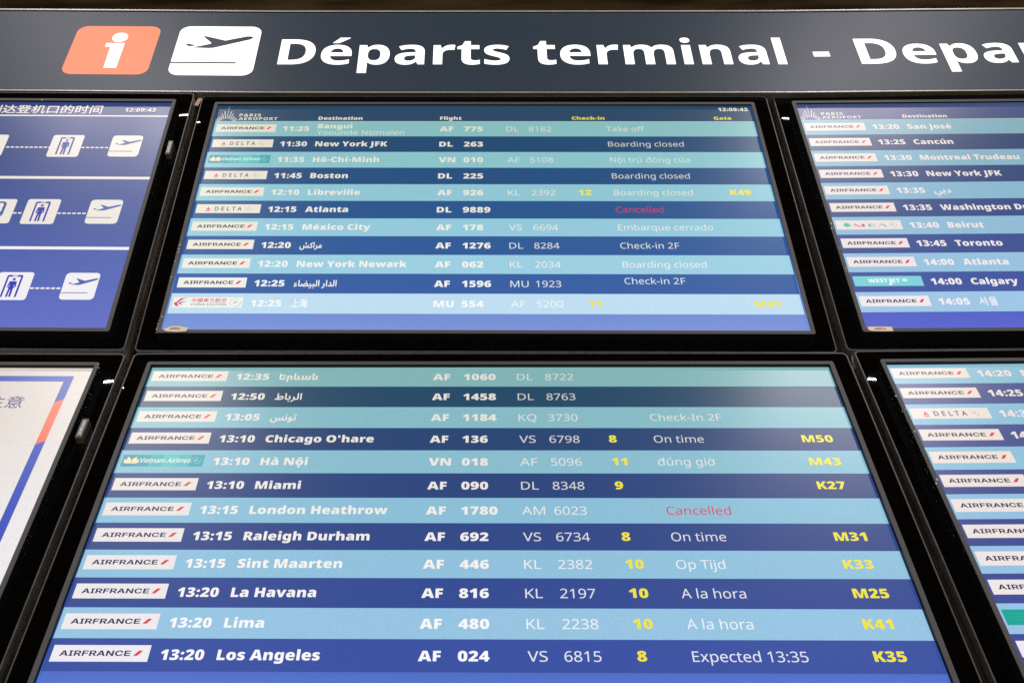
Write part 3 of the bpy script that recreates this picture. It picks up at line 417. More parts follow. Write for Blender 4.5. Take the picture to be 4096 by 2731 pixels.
        '\ufec1': '833|384,-13 q330,-13 q228,-10 q135,-6 q54,2 20,6 35,133 q81,128 q165,121 q248,117 q332,116 377,116 q456,116 q567,130 q634,158 q665,196 665,219 q665,238 q646,274 q607,298 577,298 q537,298 q459,259 q387,197 q326,126 303,95 162,109 q202,171 q297,285 q407,375 q527,427 589,427 q651,427 q742,376 q793,287 793,229 q793,160 q714,50 q534,-13|213,99 192,729 321,729 339,238',
        '\ufe91': '308|0,-5 10,124 q55,124 q107,136 q130,170 130,202 q130,229 q115,306 q90,389 78,424 205,461 q217,427 q241,339 q258,246 258,205 q258,153 q232,80 q186,33 q121,6 q43,-5|120,-227 q92,-227 q54,-189 54,-162 q54,-134 q92,-94 120,-94 q147,-94 q186,-134 186,-162 q186,-189 q147,-227',
        '\ufeb2': '1407|337,-232 q268,-232 q155,-199 q72,-135 q27,-40 27,23 q27,46 q35,106 q56,182 77,229 190,189 q179,158 q164,107 q156,64 156,43 q156,2 q195,-65 q278,-103 341,-103 q403,-103 q485,-75 q532,-27 q553,35 553,70 q553,101 q540,172 q517,254 502,299 631,332 q645,274 q662,213 666,197 q677,165 q706,133 q743,123 766,123 q786,123 q817,135 q844,174 q866,256 875,328 997,309 q993,287 q985,235 q979,188 979,174 q979,161 q993,138 q1033,124 1070,124 q1117,124 q1161,164 1161,204 q1161,227 q1159,280 q1154,346 1148,389 1266,398 q1274,307 q1293,198 q1325,142 q1377,124 1416,124 q1451,124 q1481,88 1481,62 q1481,33 q1442,-5 1406,-5 q1364,-5 q1288,19 q1233,76 1219,124 1254,118 q1241,65 q1183,12 q1109,-5 1071,-5 q1022,-5 q949,23 q909,77 908,116 942,116 q927,65 q877,13 q815,-5 781,-5 q754,-5 q707,6 q670,30 q644,68 639,94 677,52 q674,-12 q628,-117 q542,-191 q417,-232',
        '\ufee7': '308|0,-5 10,124 q55,124 q107,136 q130,170 130,202 q130,229 q115,306 q90,389 78,424 205,461 q217,427 q241,339 q258,246 258,205 q258,153 q232,80 q186,33 q121,6 q43,-5|141,548 q112,548 q72,587 72,616 q72,645 q112,686 141,686 q169,686 q209,645 209,616 q209,587 q169,548',
        '\ufeee': '514|57,-230 30,-101 q99,-92 q204,-66 q276,-20 q313,59 313,121 q313,181 q275,255 243,255 q222,255 q192,225 q177,184 177,165 q177,155 q188,134 q222,120 q290,118 347,124 523,124 q558,124 q589,88 589,62 q589,33 q549,-5 513,-5 245,-5 q186,-5 q98,24 q50,89 50,143 q50,187 q80,275 q134,347 q207,391 249,391 q306,391 q393,320 q442,201 442,127 q442,17 q350,-136 q178,-222',
        '\ufe97': '348|0,-5 10,124 q70,124 q134,136 q160,169 160,202 q160,230 q145,306 q121,389 108,424 235,461 q248,427 q272,339 q288,246 288,205 q288,140 q247,58 q172,13 q65,-5|261,546 q234,546 q195,585 195,611 q195,638 q233,678 261,678 q288,678 q325,638 325,611 q325,585 q287,546|95,547 q67,547 q29,586 29,612 q29,639 q67,679 95,679 q121,679 q159,639 159,612 q159,586 q121,547',
        '\ufef2': '788|27,23 q27,46 q35,106 q56,182 77,229 190,189 q179,158 q164,107 q156,64 156,43 q156,9 q186,-45 q244,-83 q326,-102 378,-102 q434,-102 q523,-90 q587,-67 q622,-33 622,-12 q622,-2 q607,15 q576,33 q527,53 494,65 524,195 q569,177 q646,150 q715,133 q773,124 798,124 q833,124 q862,88 862,62 q862,33 q823,-5 788,-5 q780,-5 q766,-5 q751,-5 744,-5 q746,-15 q746,-29 746,-36 q746,-70 q700,-139 q605,-196 q461,-231 363,-231 q261,-231 q110,-177 q27,-64|457,-455 q429,-455 q390,-416 390,-390 q390,-363 q429,-323 456,-323 q483,-323 q521,-363 521,-390 q521,-416 q483,-455|290,-455 q263,-455 q224,-416 224,-390 q224,-363 q262,-323 290,-323 q317,-323 q355,-363 355,-390 q355,-416 q317,-455',
        '\ufea9': '509|35,41 82,157 q116,142 q185,124 221,124 q259,124 q309,138 q333,167 333,186 q333,204 q313,264 q259,361 205,435 315,508 q364,439 q433,312 q469,205 469,165 q469,115 q417,39 q313,-6 234,-6 q203,-6 q132,4 q62,25',
    },
    'armenian': {
        'Ե': '720|77,714 254,714 254,285 q254,233 q276,168 q325,137 365,137 q428,137 q478,207 478,291 656,291 q656,193 q594,58 q468,-10 370,-10 q270,-10 q140,63 q77,181 77,252|239,415 239,562 661,562 661,415',
        'ր': '647|71,-242 71,506 209,506 229,452 239,452 q253,473 q296,501 q351,516 384,516 q447,516 q533,473 q578,392 578,333 578,0 403,0 403,295 q403,335 q368,377 335,377 q304,377 q264,340 q246,270 246,219 246,-242',
        'և': '732|261,-10 q200,-10 q114,33 q69,115 69,174 69,760 243,760 243,210 q243,172 q279,129 311,129 q358,129 q401,211 401,287 401,506 575,506 575,131 728,131 728,0 424,0 404,54 402,54 q388,33 q347,5 q294,-10',
        'ա': '986|265,-9 q168,-9 q69,88 69,177 69,506 243,506 243,217 q243,176 q282,130 314,130 q359,130 q404,215 404,294 404,506 580,506 580,217 q580,190 q597,151 q630,130 652,130 q682,130 q721,168 q739,242 739,294 739,506 915,506 915,0 778,0 758,58 748,58 q734,36 q691,6 q635,-9 601,-9 q544,-9 q460,27 433,63 424,63 q402,32 q312,-9',
        'ն': '645|127,484 288,561 288,545 q277,517 q255,445 q237,367 q225,286 225,249 q225,205 q243,152 q279,129 305,129 q336,129 q377,166 q397,236 397,287 397,506 573,506 573,0 435,0 414,54 405,54 q391,33 q348,5 q293,-10 260,-10 q160,-10 q46,110 46,215 q46,254 q64,332 q90,404 q117,464|288,561 132,480 116,488 q81,505 q45,561 45,596 q45,625 q55,669 63,689 90,760 238,711 224,676 q221,666 q215,642 215,629 q215,608 q235,583 269,569',
    },
    'cjk': {
        '到': '1000|635,747 635,147 704,147 704,747|831,816 831,37 826,20 809,15 680,16 696,-21 707,-58 801,-56 863,-44 887,-28 899,-2 903,37 903,816|61,42 78,-30 574,66 570,132 362,93 362,249 560,249 560,315 362,315 362,421 291,421 291,315 96,315 96,249 291,249 291,81|118,435 196,450 488,479 523,418 579,456 515,558 430,669 375,637 450,538 196,516 256,604 311,701 579,701 579,767 70,767 70,701 228,701 178,606 141,549 117,519 93,505',
        '达': '1000|79,780 150,681 200,587 267,624 215,715 143,811|579,829 572,637 320,637 320,565 564,565 526,401 448,264 314,158 341,132 364,101 480,185 559,291 609,415 755,254 868,108 930,156 797,320 629,496 639,565 933,565 933,637 647,637 656,829|260,463 47,463 47,391 185,391 185,129 113,82 36,5 86,-63 136,3 182,51 220,69 261,48 316,7 391,-29 481,-46 593,-51 932,-41 941,-1 955,38 784,24 595,19 491,22 405,37 333,68 260,123',
        '登': '1000|280,349 693,349 693,224 280,224|206,411 206,162 773,162 773,411|872,707 807,647 732,586 665,662 742,719 817,784 760,824 701,765 631,707 593,767 562,830 497,808 570,675 663,556 334,556 411,657 470,773 421,797 407,794 100,794 100,732 372,732 328,660 272,593 212,645 142,691 101,651 169,602 228,550 129,473 26,418 71,362 199,437 319,540 319,492 676,492 676,542 788,444 912,370 936,404 964,433 866,482 776,547 853,605 927,668|645,157 613,82 574,9 343,9 404,31 380,91 344,155 276,133 310,69 333,9 59,9 59,-55 932,-55 932,9 650,9 717,137',
        '机': '1000|493,776 493,458 485,293 443,123 346,-32 376,-54 402,-79 508,88 555,277 566,458 566,705 752,705 752,67 757,-18 775,-51 801,-65 831,-69 882,-69 910,-66 934,-55 952,-35 962,0 970,155 940,167 913,186 908,45 905,20 898,7 879,0 850,0 832,6 827,23 825,61 825,776|216,832 216,620 52,620 52,549 206,549 160,409 97,277 28,173 66,106 147,236 216,402 216,-78 288,-78 288,376 393,232 440,293 288,460 288,549 435,549 435,620 288,620 288,832',
        '口': '1000|126,728 126,-54 203,-54 203,30 788,30 788,-51 868,-51 868,728|203,106 203,654 788,654 788,106',
        '的': '1000|547,419 632,299 698,187 762,227 692,335 604,452|238,834 197,673 86,673 86,-53 155,-53 155,25 431,25 431,673 265,673 318,820|155,606 363,606 363,397 155,397|155,92 155,332 363,332 363,92|592,836 554,701 502,577 439,474 501,432 550,512 594,607 848,607 834,287 815,102 788,24 770,10 746,7 598,13 615,-22 623,-58 705,-62 771,-60 815,-49 851,-19 883,72 904,276 919,638 920,676 621,676 664,820',
        '时': '1000|470,448 553,321 621,206 686,244 616,356 531,480|321,398 321,172 152,172 152,398|321,465 152,465 152,681 321,681|80,749 80,25 152,25 152,105 390,105 390,749|757,827 757,634 436,634 436,561 757,561 757,33 750,13 729,6 557,7 584,-69 707,-67 783,-55 811,-39 827,-12 832,33 832,561 953,561 953,634 832,634 832,827',
        '间': '1000|90,609 90,-79 166,-79 166,609|105,784 173,709 225,638 286,678 233,748 162,819|375,292 613,292 613,158 375,158|375,486 613,486 613,355 375,355|308,549 308,97 683,97 683,549|349,777 349,706 828,706 828,11 825,-3 811,-7 716,-6 740,-74 818,-73 870,-62 897,-37 904,11 904,777',
        '注': '1000|93,767 196,712 281,656 324,717 237,770 135,820|42,492 142,439 225,384 266,447 181,499 82,548|70,-18 133,-68 225,88 313,253 260,302 163,128|543,811 591,726 625,647 697,676 661,753 610,836|331,643 331,573 591,573 591,349 368,349 368,278 591,278 591,23 299,23 299,-49 953,-49 953,23 669,23 669,278 893,278 893,349 669,349 669,573 929,573 929,643',
        '意': '1000|295,148 295,20 306,-36 344,-63 422,-70 609,-70 672,-60 706,-18 721,67 687,77 656,92 650,27 635,-2 603,-8 428,-8 389,-6 372,2 367,20 367,148|734,139 808,49 861,-37 923,-6 868,79 792,165|179,156 130,64 60,-17 122,-53 190,33 242,128|259,320 735,320 735,251 259,251|259,437 735,437 735,369 259,369|188,488 188,199 439,199 404,166 490,112 559,55 605,102 543,151 465,199 809,199 809,488|335,698 655,698 609,599 378,599 361,648|439,824 472,759 117,759 117,698 325,698 266,684 302,599 72,599 72,539 924,539 924,599 685,599 732,685 675,698 873,698 873,759 556,759 510,841',
        '上': '1000|423,817 423,43 51,43 51,-32 941,-32 941,43 501,43 501,437 873,437 873,511 501,511 501,817',
        '海': '1000|94,768 188,716 265,662 309,718 231,771 137,818|42,479 131,429 204,375 247,433 172,484 82,531|71,-22 136,-62 203,95 265,261 208,301 139,126|552,465 614,409 662,353 454,353 471,492 813,492 806,353 666,353 706,382 657,437 594,492|282,353 282,284 374,284 338,66 779,66 768,27 756,5 741,-7 719,-10 602,-4 616,-36 623,-68 748,-69 787,-60 818,-34 836,3 851,66 926,66 926,131 860,131 872,284 954,284 954,353 876,353 884,521 885,557 408,557 383,353|444,284 802,284 789,131 422,131|527,255 593,192 645,131 689,162 637,222 570,281|438,833 394,719 337,614 270,527 335,485 390,561 442,652 929,652 929,720 474,720 510,814',
        '中': '1000|454,832 454,655 95,655 95,184 169,184 169,246 454,246 454,-78 532,-78 532,246 817,246 817,189 893,189 893,655 532,655 532,832|169,319 169,582 454,582 454,319|817,319 532,319 532,582 817,582',
        '國': '1000|619,670 679,635 726,598 762,638 714,674 654,705|196,183 207,126 498,183 495,236|294,423 408,423 408,322 294,322|242,469 242,276 463,276 463,469|499,694 507,587 206,587 206,532 512,532 533,372 567,237 498,165 416,107 460,60 529,113 591,174 620,127 654,95 694,77 741,78 775,120 795,206 746,241 734,163 716,137 685,151 658,183 635,230 699,342 746,473 685,485 654,389 611,303 590,410 575,532 786,532 786,587 570,587 563,694|81,786 81,-82 153,-82 153,-36 836,-36 836,-82 909,-82 909,786|153,32 153,718 836,718 836,32',
        '東': '1000|152,584 152,220 392,220 289,131 167,55 41,-1 92,-63 221,1 347,87 455,189 455,-79 531,-79 531,192 641,89 768,0 900,-65 953,-1 824,54 700,130 594,220 851,220 851,584 531,584 531,668 931,668 931,738 531,738 531,831 455,831 455,738 65,738 65,668 455,668 455,584|224,375 455,375 455,279 224,279|531,375 775,375 775,279 531,279|224,525 455,525 455,431 224,431|531,525 775,525 775,431 531,431',
        '方': '1000|436,810 475,733 503,661 67,661 67,588 338,588 314,357 232,141 46,-23 76,-50 100,-81 253,37 346,187 394,358 749,358 732,174 710,63 684,12 664,2 637,0 470,7 488,-28 496,-65 663,-68 711,-59 749,-34 782,32 807,167 827,394 830,430 406,430 419,588 927,588 927,661 509,661 579,691 549,762 507,838',
        '航': '1000|198,586 231,513 257,444 306,466 246,605|196,281 236,202 266,129 317,152 285,223 243,302|590,821 629,742 659,668 731,692 699,765 659,843|435,668 435,600 940,600 940,668|522,503 522,287 515,177 484,62 413,-43 471,-83 548,32 583,161 591,286 591,437 762,437 762,49 766,-21 781,-51 805,-64 833,-68 878,-68 904,-66 925,-56 941,-40 950,-15 959,107 908,134 904,28 895,-1 876,-5 852,-5 836,-1 831,44 831,503|343,653 343,400 174,400 174,653|40,400 40,339 109,339 105,207 84,72 34,-50 91,-86 145,45 169,194 174,339 343,339 343,9 339,-3 326,-7 234,-7 256,-71 330,-69 377,-58 401,-34 408,9 408,714 262,714 303,824 228,839 197,714 109,714 109,400',
        '空': '1000|559,532 723,441 861,354 910,411 768,495 605,581|380,584 296,519 196,458 84,409 128,345 241,402 344,469 432,539|76,22 76,-46 918,-46 918,22 533,22 533,272 817,272 817,340 180,340 180,272 455,272 455,22|420,816 469,711 75,711 75,487 149,487 149,643 841,643 841,512 917,512 917,711 560,711 497,838',
        '서': '1000|705,819 705,515 497,515 497,448 705,448 705,-78 786,-78 786,819|280,742 280,581 250,418 167,275 49,178 100,112 194,184 270,287 323,412 376,294 451,197 545,128 594,194 477,286 395,422 364,581 364,742',
        '울': '1000|454,808 284,790 176,738 139,654 176,569 284,516 454,498 623,516 731,569 769,654 731,738 623,790|454,746 579,735 657,704 684,654 657,603 579,571 454,561 329,571 251,603 224,654 251,704 329,735|150,-3 150,-67 782,-67 782,-3 230,-3 230,88 755,88 755,290 494,290 494,373 859,373 859,440 50,440 50,373 412,373 412,290 148,290 148,228 675,228 675,149 150,149',
    },
}
_gc = {}
def glyph(font, ch):
    k = (font, ch)
    if k in _gc:
        return _gc[k]
    parts = GLYPHS[font][ch].split('|')
    adv = int(parts[0])
    conts = []
    for c in parts[1:]:
        toks = c.split()
        if not toks:
            continue
        raw = []
        for t in toks:
            off = t[0] == 'q'
            x, y = (t[1:] if off else t).split(',')
            raw.append((float(x), float(y), not off))
        full = []
        n = len(raw)
        for i in range(n):
            a, b = raw[i], raw[(i + 1) % n]
            full.append(a)
            if not a[2] and not b[2]:
                full.append(((a[0] + b[0]) / 2, (a[1] + b[1]) / 2, True))
        s = next(i for i, p in enumerate(full) if p[2])
        full = full[s:] + full[:s]
        out = []
        i, n = 0, len(full)
        while i < n:
            p = full[i]
            out.append((p[0], p[1]))
            q = full[(i + 1) % n]
            if not q[2]:
                e = full[(i + 2) % n]
                for t in (0.25, 0.5, 0.75):
                    out.append(((1 - t) ** 2 * p[0] + 2 * t * (1 - t) * q[0] + t * t * e[0],
                                (1 - t) ** 2 * p[1] + 2 * t * (1 - t) * q[1] + t * t * e[1]))
                i += 2
            else:
                i += 1
        ded = [out[0]]
        for p in out[1:]:
            if abs(p[0] - ded[-1][0]) + abs(p[1] - ded[-1][1]) > 0.5:
                ded.append(p)
        if len(ded) > 2:
            conts.append(ded)
    _gc[k] = (adv, conts)
    return _gc[k]

def area(p):
    return sum(p[i][0] * p[(i + 1) % len(p)][1] - p[(i + 1) % len(p)][0] * p[i][1] for i in range(len(p))) / 2

def grow(c, d):
    """push an outline outwards by d (heavier strokes)"""
    n = len(c)
    out = []
    for i in range(n):
        a, b, e = c[i - 1], c[i], c[(i + 1) % n]
        t1 = Vector((b[0] - a[0], b[1] - a[1])).normalized()
        t2 = Vector((e[0] - b[0], e[1] - b[1])).normalized()
        m = Vector((t1.y + t2.y, -(t1.x + t2.x)))
        if m.length < 1e-6:
            m = Vector((t1.y, -t1.x))
        m.normalize()
        k = max(0.6, m.x * t1.y - m.y * t1.x)
        out.append((b[0] + m.x * d / k, b[1] + m.y * d / k))
    return out

_tc = {}
def winding(x, y, conts):
    w = 0
    for c in conts:
        for i in range(len(c)):
            (x1, y1), (x2, y2) = c[i - 1], c[i]
            if (y1 > y) != (y2 > y) and x < (x2 - x1) * (y - y1) / (y2 - y1) + x1:
                w += 1 if y2 > y1 else -1
    return w

def glyph_tris(font, ch, fat=0.0):
    """triangles of one letter (non-zero winding, so overlapping outlines are fine)"""
    k = (font, ch, fat)
    if k in _tc:
        return _tc[k]
    adv, conts = glyph(font, ch)
    if fat and conts:
        big = max(conts, key=lambda c: abs(area(c)))
        d = fat if area(big) > 0 else -fat
        conts = [grow(c, d) for c in conts]
    V, F = [], []
    if conts:
        pts, edges = [], []
        for c in conts:
            b = len(pts)
            pts += [Vector(p) for p in c]
            edges += [(b + i, b + (i + 1) % len(c)) for i in range(len(c))]
        res = delaunay_2d_cdt(pts, edges, [], 0, 0.01, False)
        V = [(v.x, v.y) for v in res[0]]
        for t in res[2]:
            x = sum(V[i][0] for i in t) / 3
            y = sum(V[i][1] for i in t) / 3
            if winding(x, y, conts):
                F.append(tuple(t) if area([V[i] for i in t]) > 0 else (t[0], t[2], t[1]))
    _tc[k] = (adv, V, F)
    return _tc[k]

def poly_tris(pts):
    tri = tessellate_polygon([[Vector((p[0], p[1], 0)) for p in pts]])
    return [t if area([pts[t[0]], pts[t[1]], pts[t[2]]]) > 0 else (t[0], t[2], t[1]) for t in tri]

LAYER = 0.00012
class Flat:
    """flat print in several colours, later layers in front of earlier ones"""
    def __init__(s, y):
        s.V, s.F, s.M, s.mats, s.y, s.n = [], [], [], [], y, 0
    def slot(s, m):
        if m not in s.mats:
            s.mats.append(m)
        return s.mats.index(m)
    def poly(s, pts, m, layer=None):
        if layer is None:
            s.n += 1
            layer = s.n
        b = len(s.V)
        if area(pts) < 0:
            pts = pts[::-1]
        s.V += [(p[0], s.y - layer * LAYER, p[1]) for p in pts]
        k = s.slot(m)
        for t in poly_tris(pts):
            s.F.append(tuple(b + v for v in t))
            s.M.append(k)
        return s
    def rect(s, x0, x1, z0, z1, m, r=0.0, layer=None):
        return s.poly(rrect(x0, x1, z0, z1, r), m, layer)
    def text(s, txt, font, x, z, cap, m, width=None, xs=1.0, gap=0.0, fat=0.0, slant=0.0, rot=False, fmap=None, em_cap=714.0, layer=None):
        """baseline-left at (x, z); cap = capital height; width = wanted ink width"""
        k = cap / em_cap
        pos, items = 0.0, []
        lo, hi = 1e9, -1e9
        for ch in txt:
            f = font
            if ch == ' ':
                pos += 260 + gap
                continue
            adv, V, F = glyph_tris(f, ch, fat)
            items.append((pos, V, F))
            if V:
                lo = min(lo, pos + min(p[0] for p in V))
                hi = max(hi, pos + max(p[0] for p in V))
            pos += adv + gap
        kx = k * xs if width is None else width / (hi - lo)
        if layer is None:
            s.n += 1
            layer = s.n
        sl = s.slot(m)
        for px, V, F in items:
            b = len(s.V)
            for p in V:
                u, v = (px + p[0] - lo) * kx + slant * p[1] * k, p[1] * k
                if rot:
                    u, v = -v, u
                q = (x + u, z + v)
                if fmap:
                    q = fmap(q)
                s.V.append((q[0], s.y - layer * LAYER, q[1]))
            for t in F:
                s.F.append(tuple(b + w for w in t))
                s.M.append(sl)
        return s
    def build(s, name, parent):
        return obj(name, s.V, s.F, s.mats, parent, s.M)

# ------------------------------------------------------------------ materials
WD, HD, BB = 1.2096, 0.6804, 0.0082        # picture size and bezel width of a screen
DY = 0.0081                                # the picture lies this far behind the bezel face
ROW, HEAD = 0.052794, 0.0532

M_BEZEL = pbr('bezel_grey_plastic', (0.060, 0.060, 0.062), 0.50, noise=0.10, nscale=900)
M_SURR = pbr('gloss_black_acrylic', (0.0006, 0.0006, 0.0007), 0.005, spec=0.40)
M_RIM = pbr('satin_grey_edge', (0.055, 0.058, 0.058), 0.40, noise=0.25, nscale=60)
M_TVB = pbr('black_set_back', (0.0012, 0.0012, 0.0012), 0.5, spec=0.2)
M_SIGN = pbr('slate_sign_film', (0.024, 0.040, 0.062), 0.40, noise=0.05, nscale=500)
M_ALU = pbr('brushed_aluminium_trim', (0.45, 0.44, 0.42), 0.36, metal=1.0, noise=0.12, nscale=30)
M_DARK = pbr('black_gasket', (0.003, 0.003, 0.003), 0.6, spec=0.2)
M_UNDER = pbr('olive_grey_underside', (0.046, 0.041, 0.027), 0.45, noise=0.35, nscale=14)
M_POST = pbr('dark_bronze_metal', (0.050, 0.038, 0.029), 0.30, metal=0.6, noise=0.5, nscale=18)
M_SIDE = pbr('bronze_cabinet_side', (0.32, 0.23, 0.17), 0.22, metal=0.5, noise=0.45, nscale=16)
M_CHIP = pbr('chipped_paint_white', (0.40, 0.40, 0.38), 0.7)
M_PAPER = pbr('cream_label_paper', (0.75, 0.62, 0.44), 0.75, noise=0.12, nscale=120)
M_INK = pbr('brown_printed_ink', (0.13, 0.07, 0.03), 0.7)
M_BADGE = pbr('bronze_badge', (0.055, 0.042, 0.030), 0.40, metal=0.2)
M_BADGETXT = pbr('silver_badge_lettering', (0.85, 0.85, 0.82), 0.4)
M_BEIGE = pbr('pink_beige_gap_wall', (0.80, 0.55, 0.44), 0.6)

def sign_light(name, col, strength):
    m = bpy.data.materials.new(name)
    m.use_nodes = True
    b = m.node_tree.nodes['Principled BSDF']
    b.inputs['Base Color'].default_value = (0.5, 0.5, 0.5, 1) if col[2] > 200 else (0.16, 0.05, 0.03, 1)
    b.inputs['Roughness'].default_value = 0.4
    b.inputs['Emission Color'].default_value = (*lin(col), 1)
    b.inputs['Emission Strength'].default_value = strength
    return m
M_LITWHITE = sign_light('backlit_white', (255, 254, 250), 1.15)
M_LITCORAL = sign_light('backlit_coral', (246, 124, 76), 1.0)

# ------------------------------------------------------------------ where the six screens hang (board frame)
def T34(rows, t):
    return Matrix(((*rows[0], t[0]), (*rows[1], t[1]), (*rows[2], t[2]), (0, 0, 0, 1)))
T_CU = Matrix.Identity(4)
T_RU = T34(((0.99995724, 0.00788565, -0.00483128), (-0.00788957, 0.99996856, -0.00079132), (0.00482488, 0.00082941, 0.99998802)),
           (1.31467994, -0.00002362, 0.0134699))
T_LU = T34(((0.99996535, -0.00817661, -0.00156394), (0.00817493, 0.99996601, -0.0010752), (0.00157268, 0.00106237, 0.9999982)),
           (-1.30854749, -0.01805023, -0.00868172))
T_CL = T34(((0.99997514, 0.00634974, 0.00306624), (-0.00681238, 0.98220764, 0.18767455), (-0.00182, -0.18769078, 0.98222648)),
           (0.00499659, -0.08822533, -0.77653167))
T_RL = T34(((0.99988745, 0.0150016, -0.00019936), (-0.0147001, 0.98227519, 0.18686721), (0.00299913, -0.18684324, 0.98238516)),
           (1.32272322, -0.08576971, -0.75812315))
T_LL = T34(((0.99999904, -0.00138808, -0.00000455), (0.00136453, 0.98242797, 0.18663716), (-0.0002546, -0.18663698, 0.98242892)),
           (-1.30172825, -0.09201044, -0.78302872))

# ------------------------------------------------------------------ the setting: ceiling
def make_ceiling():
    m = bpy.data.materials.new('dark_stained_wood')
    m.use_nodes = True
    nt = m.node_tree
    b = nt.nodes['Principled BSDF']
    tc = nt.nodes.new('ShaderNodeTexCoord')
    mp = nt.nodes.new('ShaderNodeMapping')
    mp.inputs['Rotation'].default_value = (0, 0, math.radians(24))
    mp.inputs['Scale'].default_value = (0.55, 4.4, 1)
    nz = nt.nodes.new('ShaderNodeTexNoise')
    nz.inputs['Scale'].default_value = 2.2
    nz.inputs['Detail'].default_value = 5
    rp = nt.nodes.new('ShaderNodeValToRGB')
    rp.color_ramp.elements[0].position = 0.36
    rp.color_ramp.elements[0].color = (0.008, 0.004, 0.0012, 1)
    rp.color_ramp.elements[1].position = 0.66
    rp.color_ramp.elements[1].color = (0.034, 0.022, 0.010, 1)
    nt.links.new(tc.outputs['Object'], mp.inputs[0])
    nt.links.new(mp.outputs[0], nz.inputs[0])
    nt.links.new(nz.outputs[0], rp.inputs[0])
    nt.links.new(rp.outputs[0], b.inputs['Base Color'])
    b.inputs['Roughness'].default_value = 0.9
    b.inputs['Specular IOR Level'].default_value = 0.05
    z = CAMZ + 7.6
    V = [(-14, -14, z), (14, -14, z), (14, 12, z), (-14, 12, z), (-14, -14, z + .1), (14, -14, z + .1), (14, 12, z + .1), (-14, 12, z + .1)]
    F = [(0, 3, 2, 1), (4, 5, 6, 7), (0, 1, 5, 4), (1, 2, 6, 5), (2, 3, 7, 6), (3, 0, 4, 7)]
    o = obj('ceiling', V, F, m)
    o['kind'] = 'structure'
make_ceiling()

# ------------------------------------------------------------------ one screen: surround, rim, bezel, picture
def screen(name, T, label, cat, x0, x1, z0, z1, flare, pic):
    root = empty(name, G @ T, label, cat)
    out = rrect(x0, x1, z0, z1, 0.011)
    obj('surround_panel', *prism(rrect(x0 + .0012, x1 - .0012, z0 + .0012, z1 - .0012, 0.010), 0.0205, 0.075), [M_SURR, M_SIDE], root, [0, 1] + [1] * 28)
    t = 0.0024
    inn = rrect(x0 + t, x1 - t, z0 + t, z1 - t, 0.011 - t)
    mid_o = rrect(x0 + .0005, x1 - .0005, z0 + .0005, z1 - .0005, 0.0105)
    V, F = loft([(inn, 0.0225), (inn, 0.0190), (mid_o, 0.0190), (out, 0.0196), (out, 0.034)])
    obj('surround_rim', V, F, M_RIM, root)
    w, h = WD / 2 + BB, HD / 2 + BB
    e = 0.0007
    rings = [(rrect(-w, w, -h, h, 0.005), 0.0208), (rrect(-w, w, -h, h, 0.005), e),
             (rrect(-w + e, w - e, -h + e, h - e, 0.005 - e), 0.0),
             (rrect(-WD / 2 - .0006, WD / 2 + .0006, -HD / 2 - .0006, HD / 2 + .0006, 0.0012), 0.0),
             (rrect(-WD / 2, WD / 2, -HD / 2, HD / 2, 0.0010), e),
             (rrect(-WD / 2, WD / 2, -HD / 2, HD / 2, 0.0010), 0.0018),
             (rrect(-WD / 2 - flare, WD / 2 + flare, -HD / 2 - flare, HD / 2 + flare, 0.0010), DY + 0.0004)]
    V, F = loft(rings)
    n = len(rings[0][0])
    bez = obj('bezel', V, F, [M_BEZEL, M_TVB], root, [1 if (i // n) in (0, 4, 5) else 0 for i in range(len(F))])
    g = 0.0008 + flare
    V = [(-WD / 2 - g, DY, -HD / 2 - g), (WD / 2 + g, DY, -HD / 2 - g), (WD / 2 + g, DY, HD / 2 + g), (-WD / 2 - g, DY, HD / 2 + g),
         (-WD / 2 - g, DY + .006, -HD / 2 - g), (WD / 2 + g, DY + .006, -HD / 2 - g), (WD / 2 + g, DY + .006, HD / 2 + g), (-WD / 2 - g, DY + .006, HD / 2 + g)]
    F = [(0, 1, 2, 3), (7, 6, 5, 4), (0, 4, 5, 1), (1, 5, 6, 2), (2, 6, 7, 3), (3, 7, 4, 0)]
    disp = obj('display', V, F, pic, root)
    return root, bez, disp

def X(u):
    return u - WD / 2
def Z(v):
    return HD / 2 - v

def chips(bez, spots, seed):
    """little knocks where the bezel paint has come off"""
    rng = random.Random(seed)
    for x, z, s in spots:
        pts = []
        n = 7
        for i in range(n):
            a = 2 * math.pi * i / n
            r = s * rng.uniform(0.45, 1.0)
            pts.append((x + r * math.cos(a) * 0.7, z + r * math.sin(a) * 1.2))
        V, F = prism(pts, -0.0003, 0.0004)
        obj('paint_chip', V, F, M_CHIP, bez)

# ------------------------------------------------------------------ airline plates
def skyteam(fl, cx, cz, r, m):
    for k in range(9):
        a0 = math.radians(-75 + 140 * k / 9 - 40)
        a1 = math.radians(-75 + 140 * (k + 1) / 9 - 40)
        w = 0.05 + 0.05 * math.sin(math.pi * (k + .5) / 9)
        fl.poly([(cx + r * math.cos(a0), cz + r * math.sin(a0)), (cx + r * math.cos(a1), cz + r * math.sin(a1)),
                 (cx + r * (1 - w) * math.cos(a1), cz + r * (1 - w) * math.sin(a1)),
                 (cx + r * (1 - w) * math.cos(a0), cz + r * (1 - w) * math.sin(a0))], m, layer=2)
    for k in range(7):                       # the ring of small letters
        a = math.radians(72 + 140 * k / 6)
        x, z, d = cx + r * .98 * math.cos(a), cz + r * .98 * math.sin(a), r * .10
        fl.poly([(x - d * .7, z - d), (x + d * .7, z - d), (x + d * .7, z + d), (x - d * .7, z + d)], m, layer=2)
    for k in (-1, 0, 1):
        z = cz + k * r * .2
        fl.poly([(cx - r * .55, z - r * .22), (cx - r * .1, z - r * .02), (cx + r * .15, z + r * .16), (cx + r * .55, z + r * .16),
                 (cx + r * .15, z + r * .24), (cx - r * .2, z + r * .05)], m, layer=2)

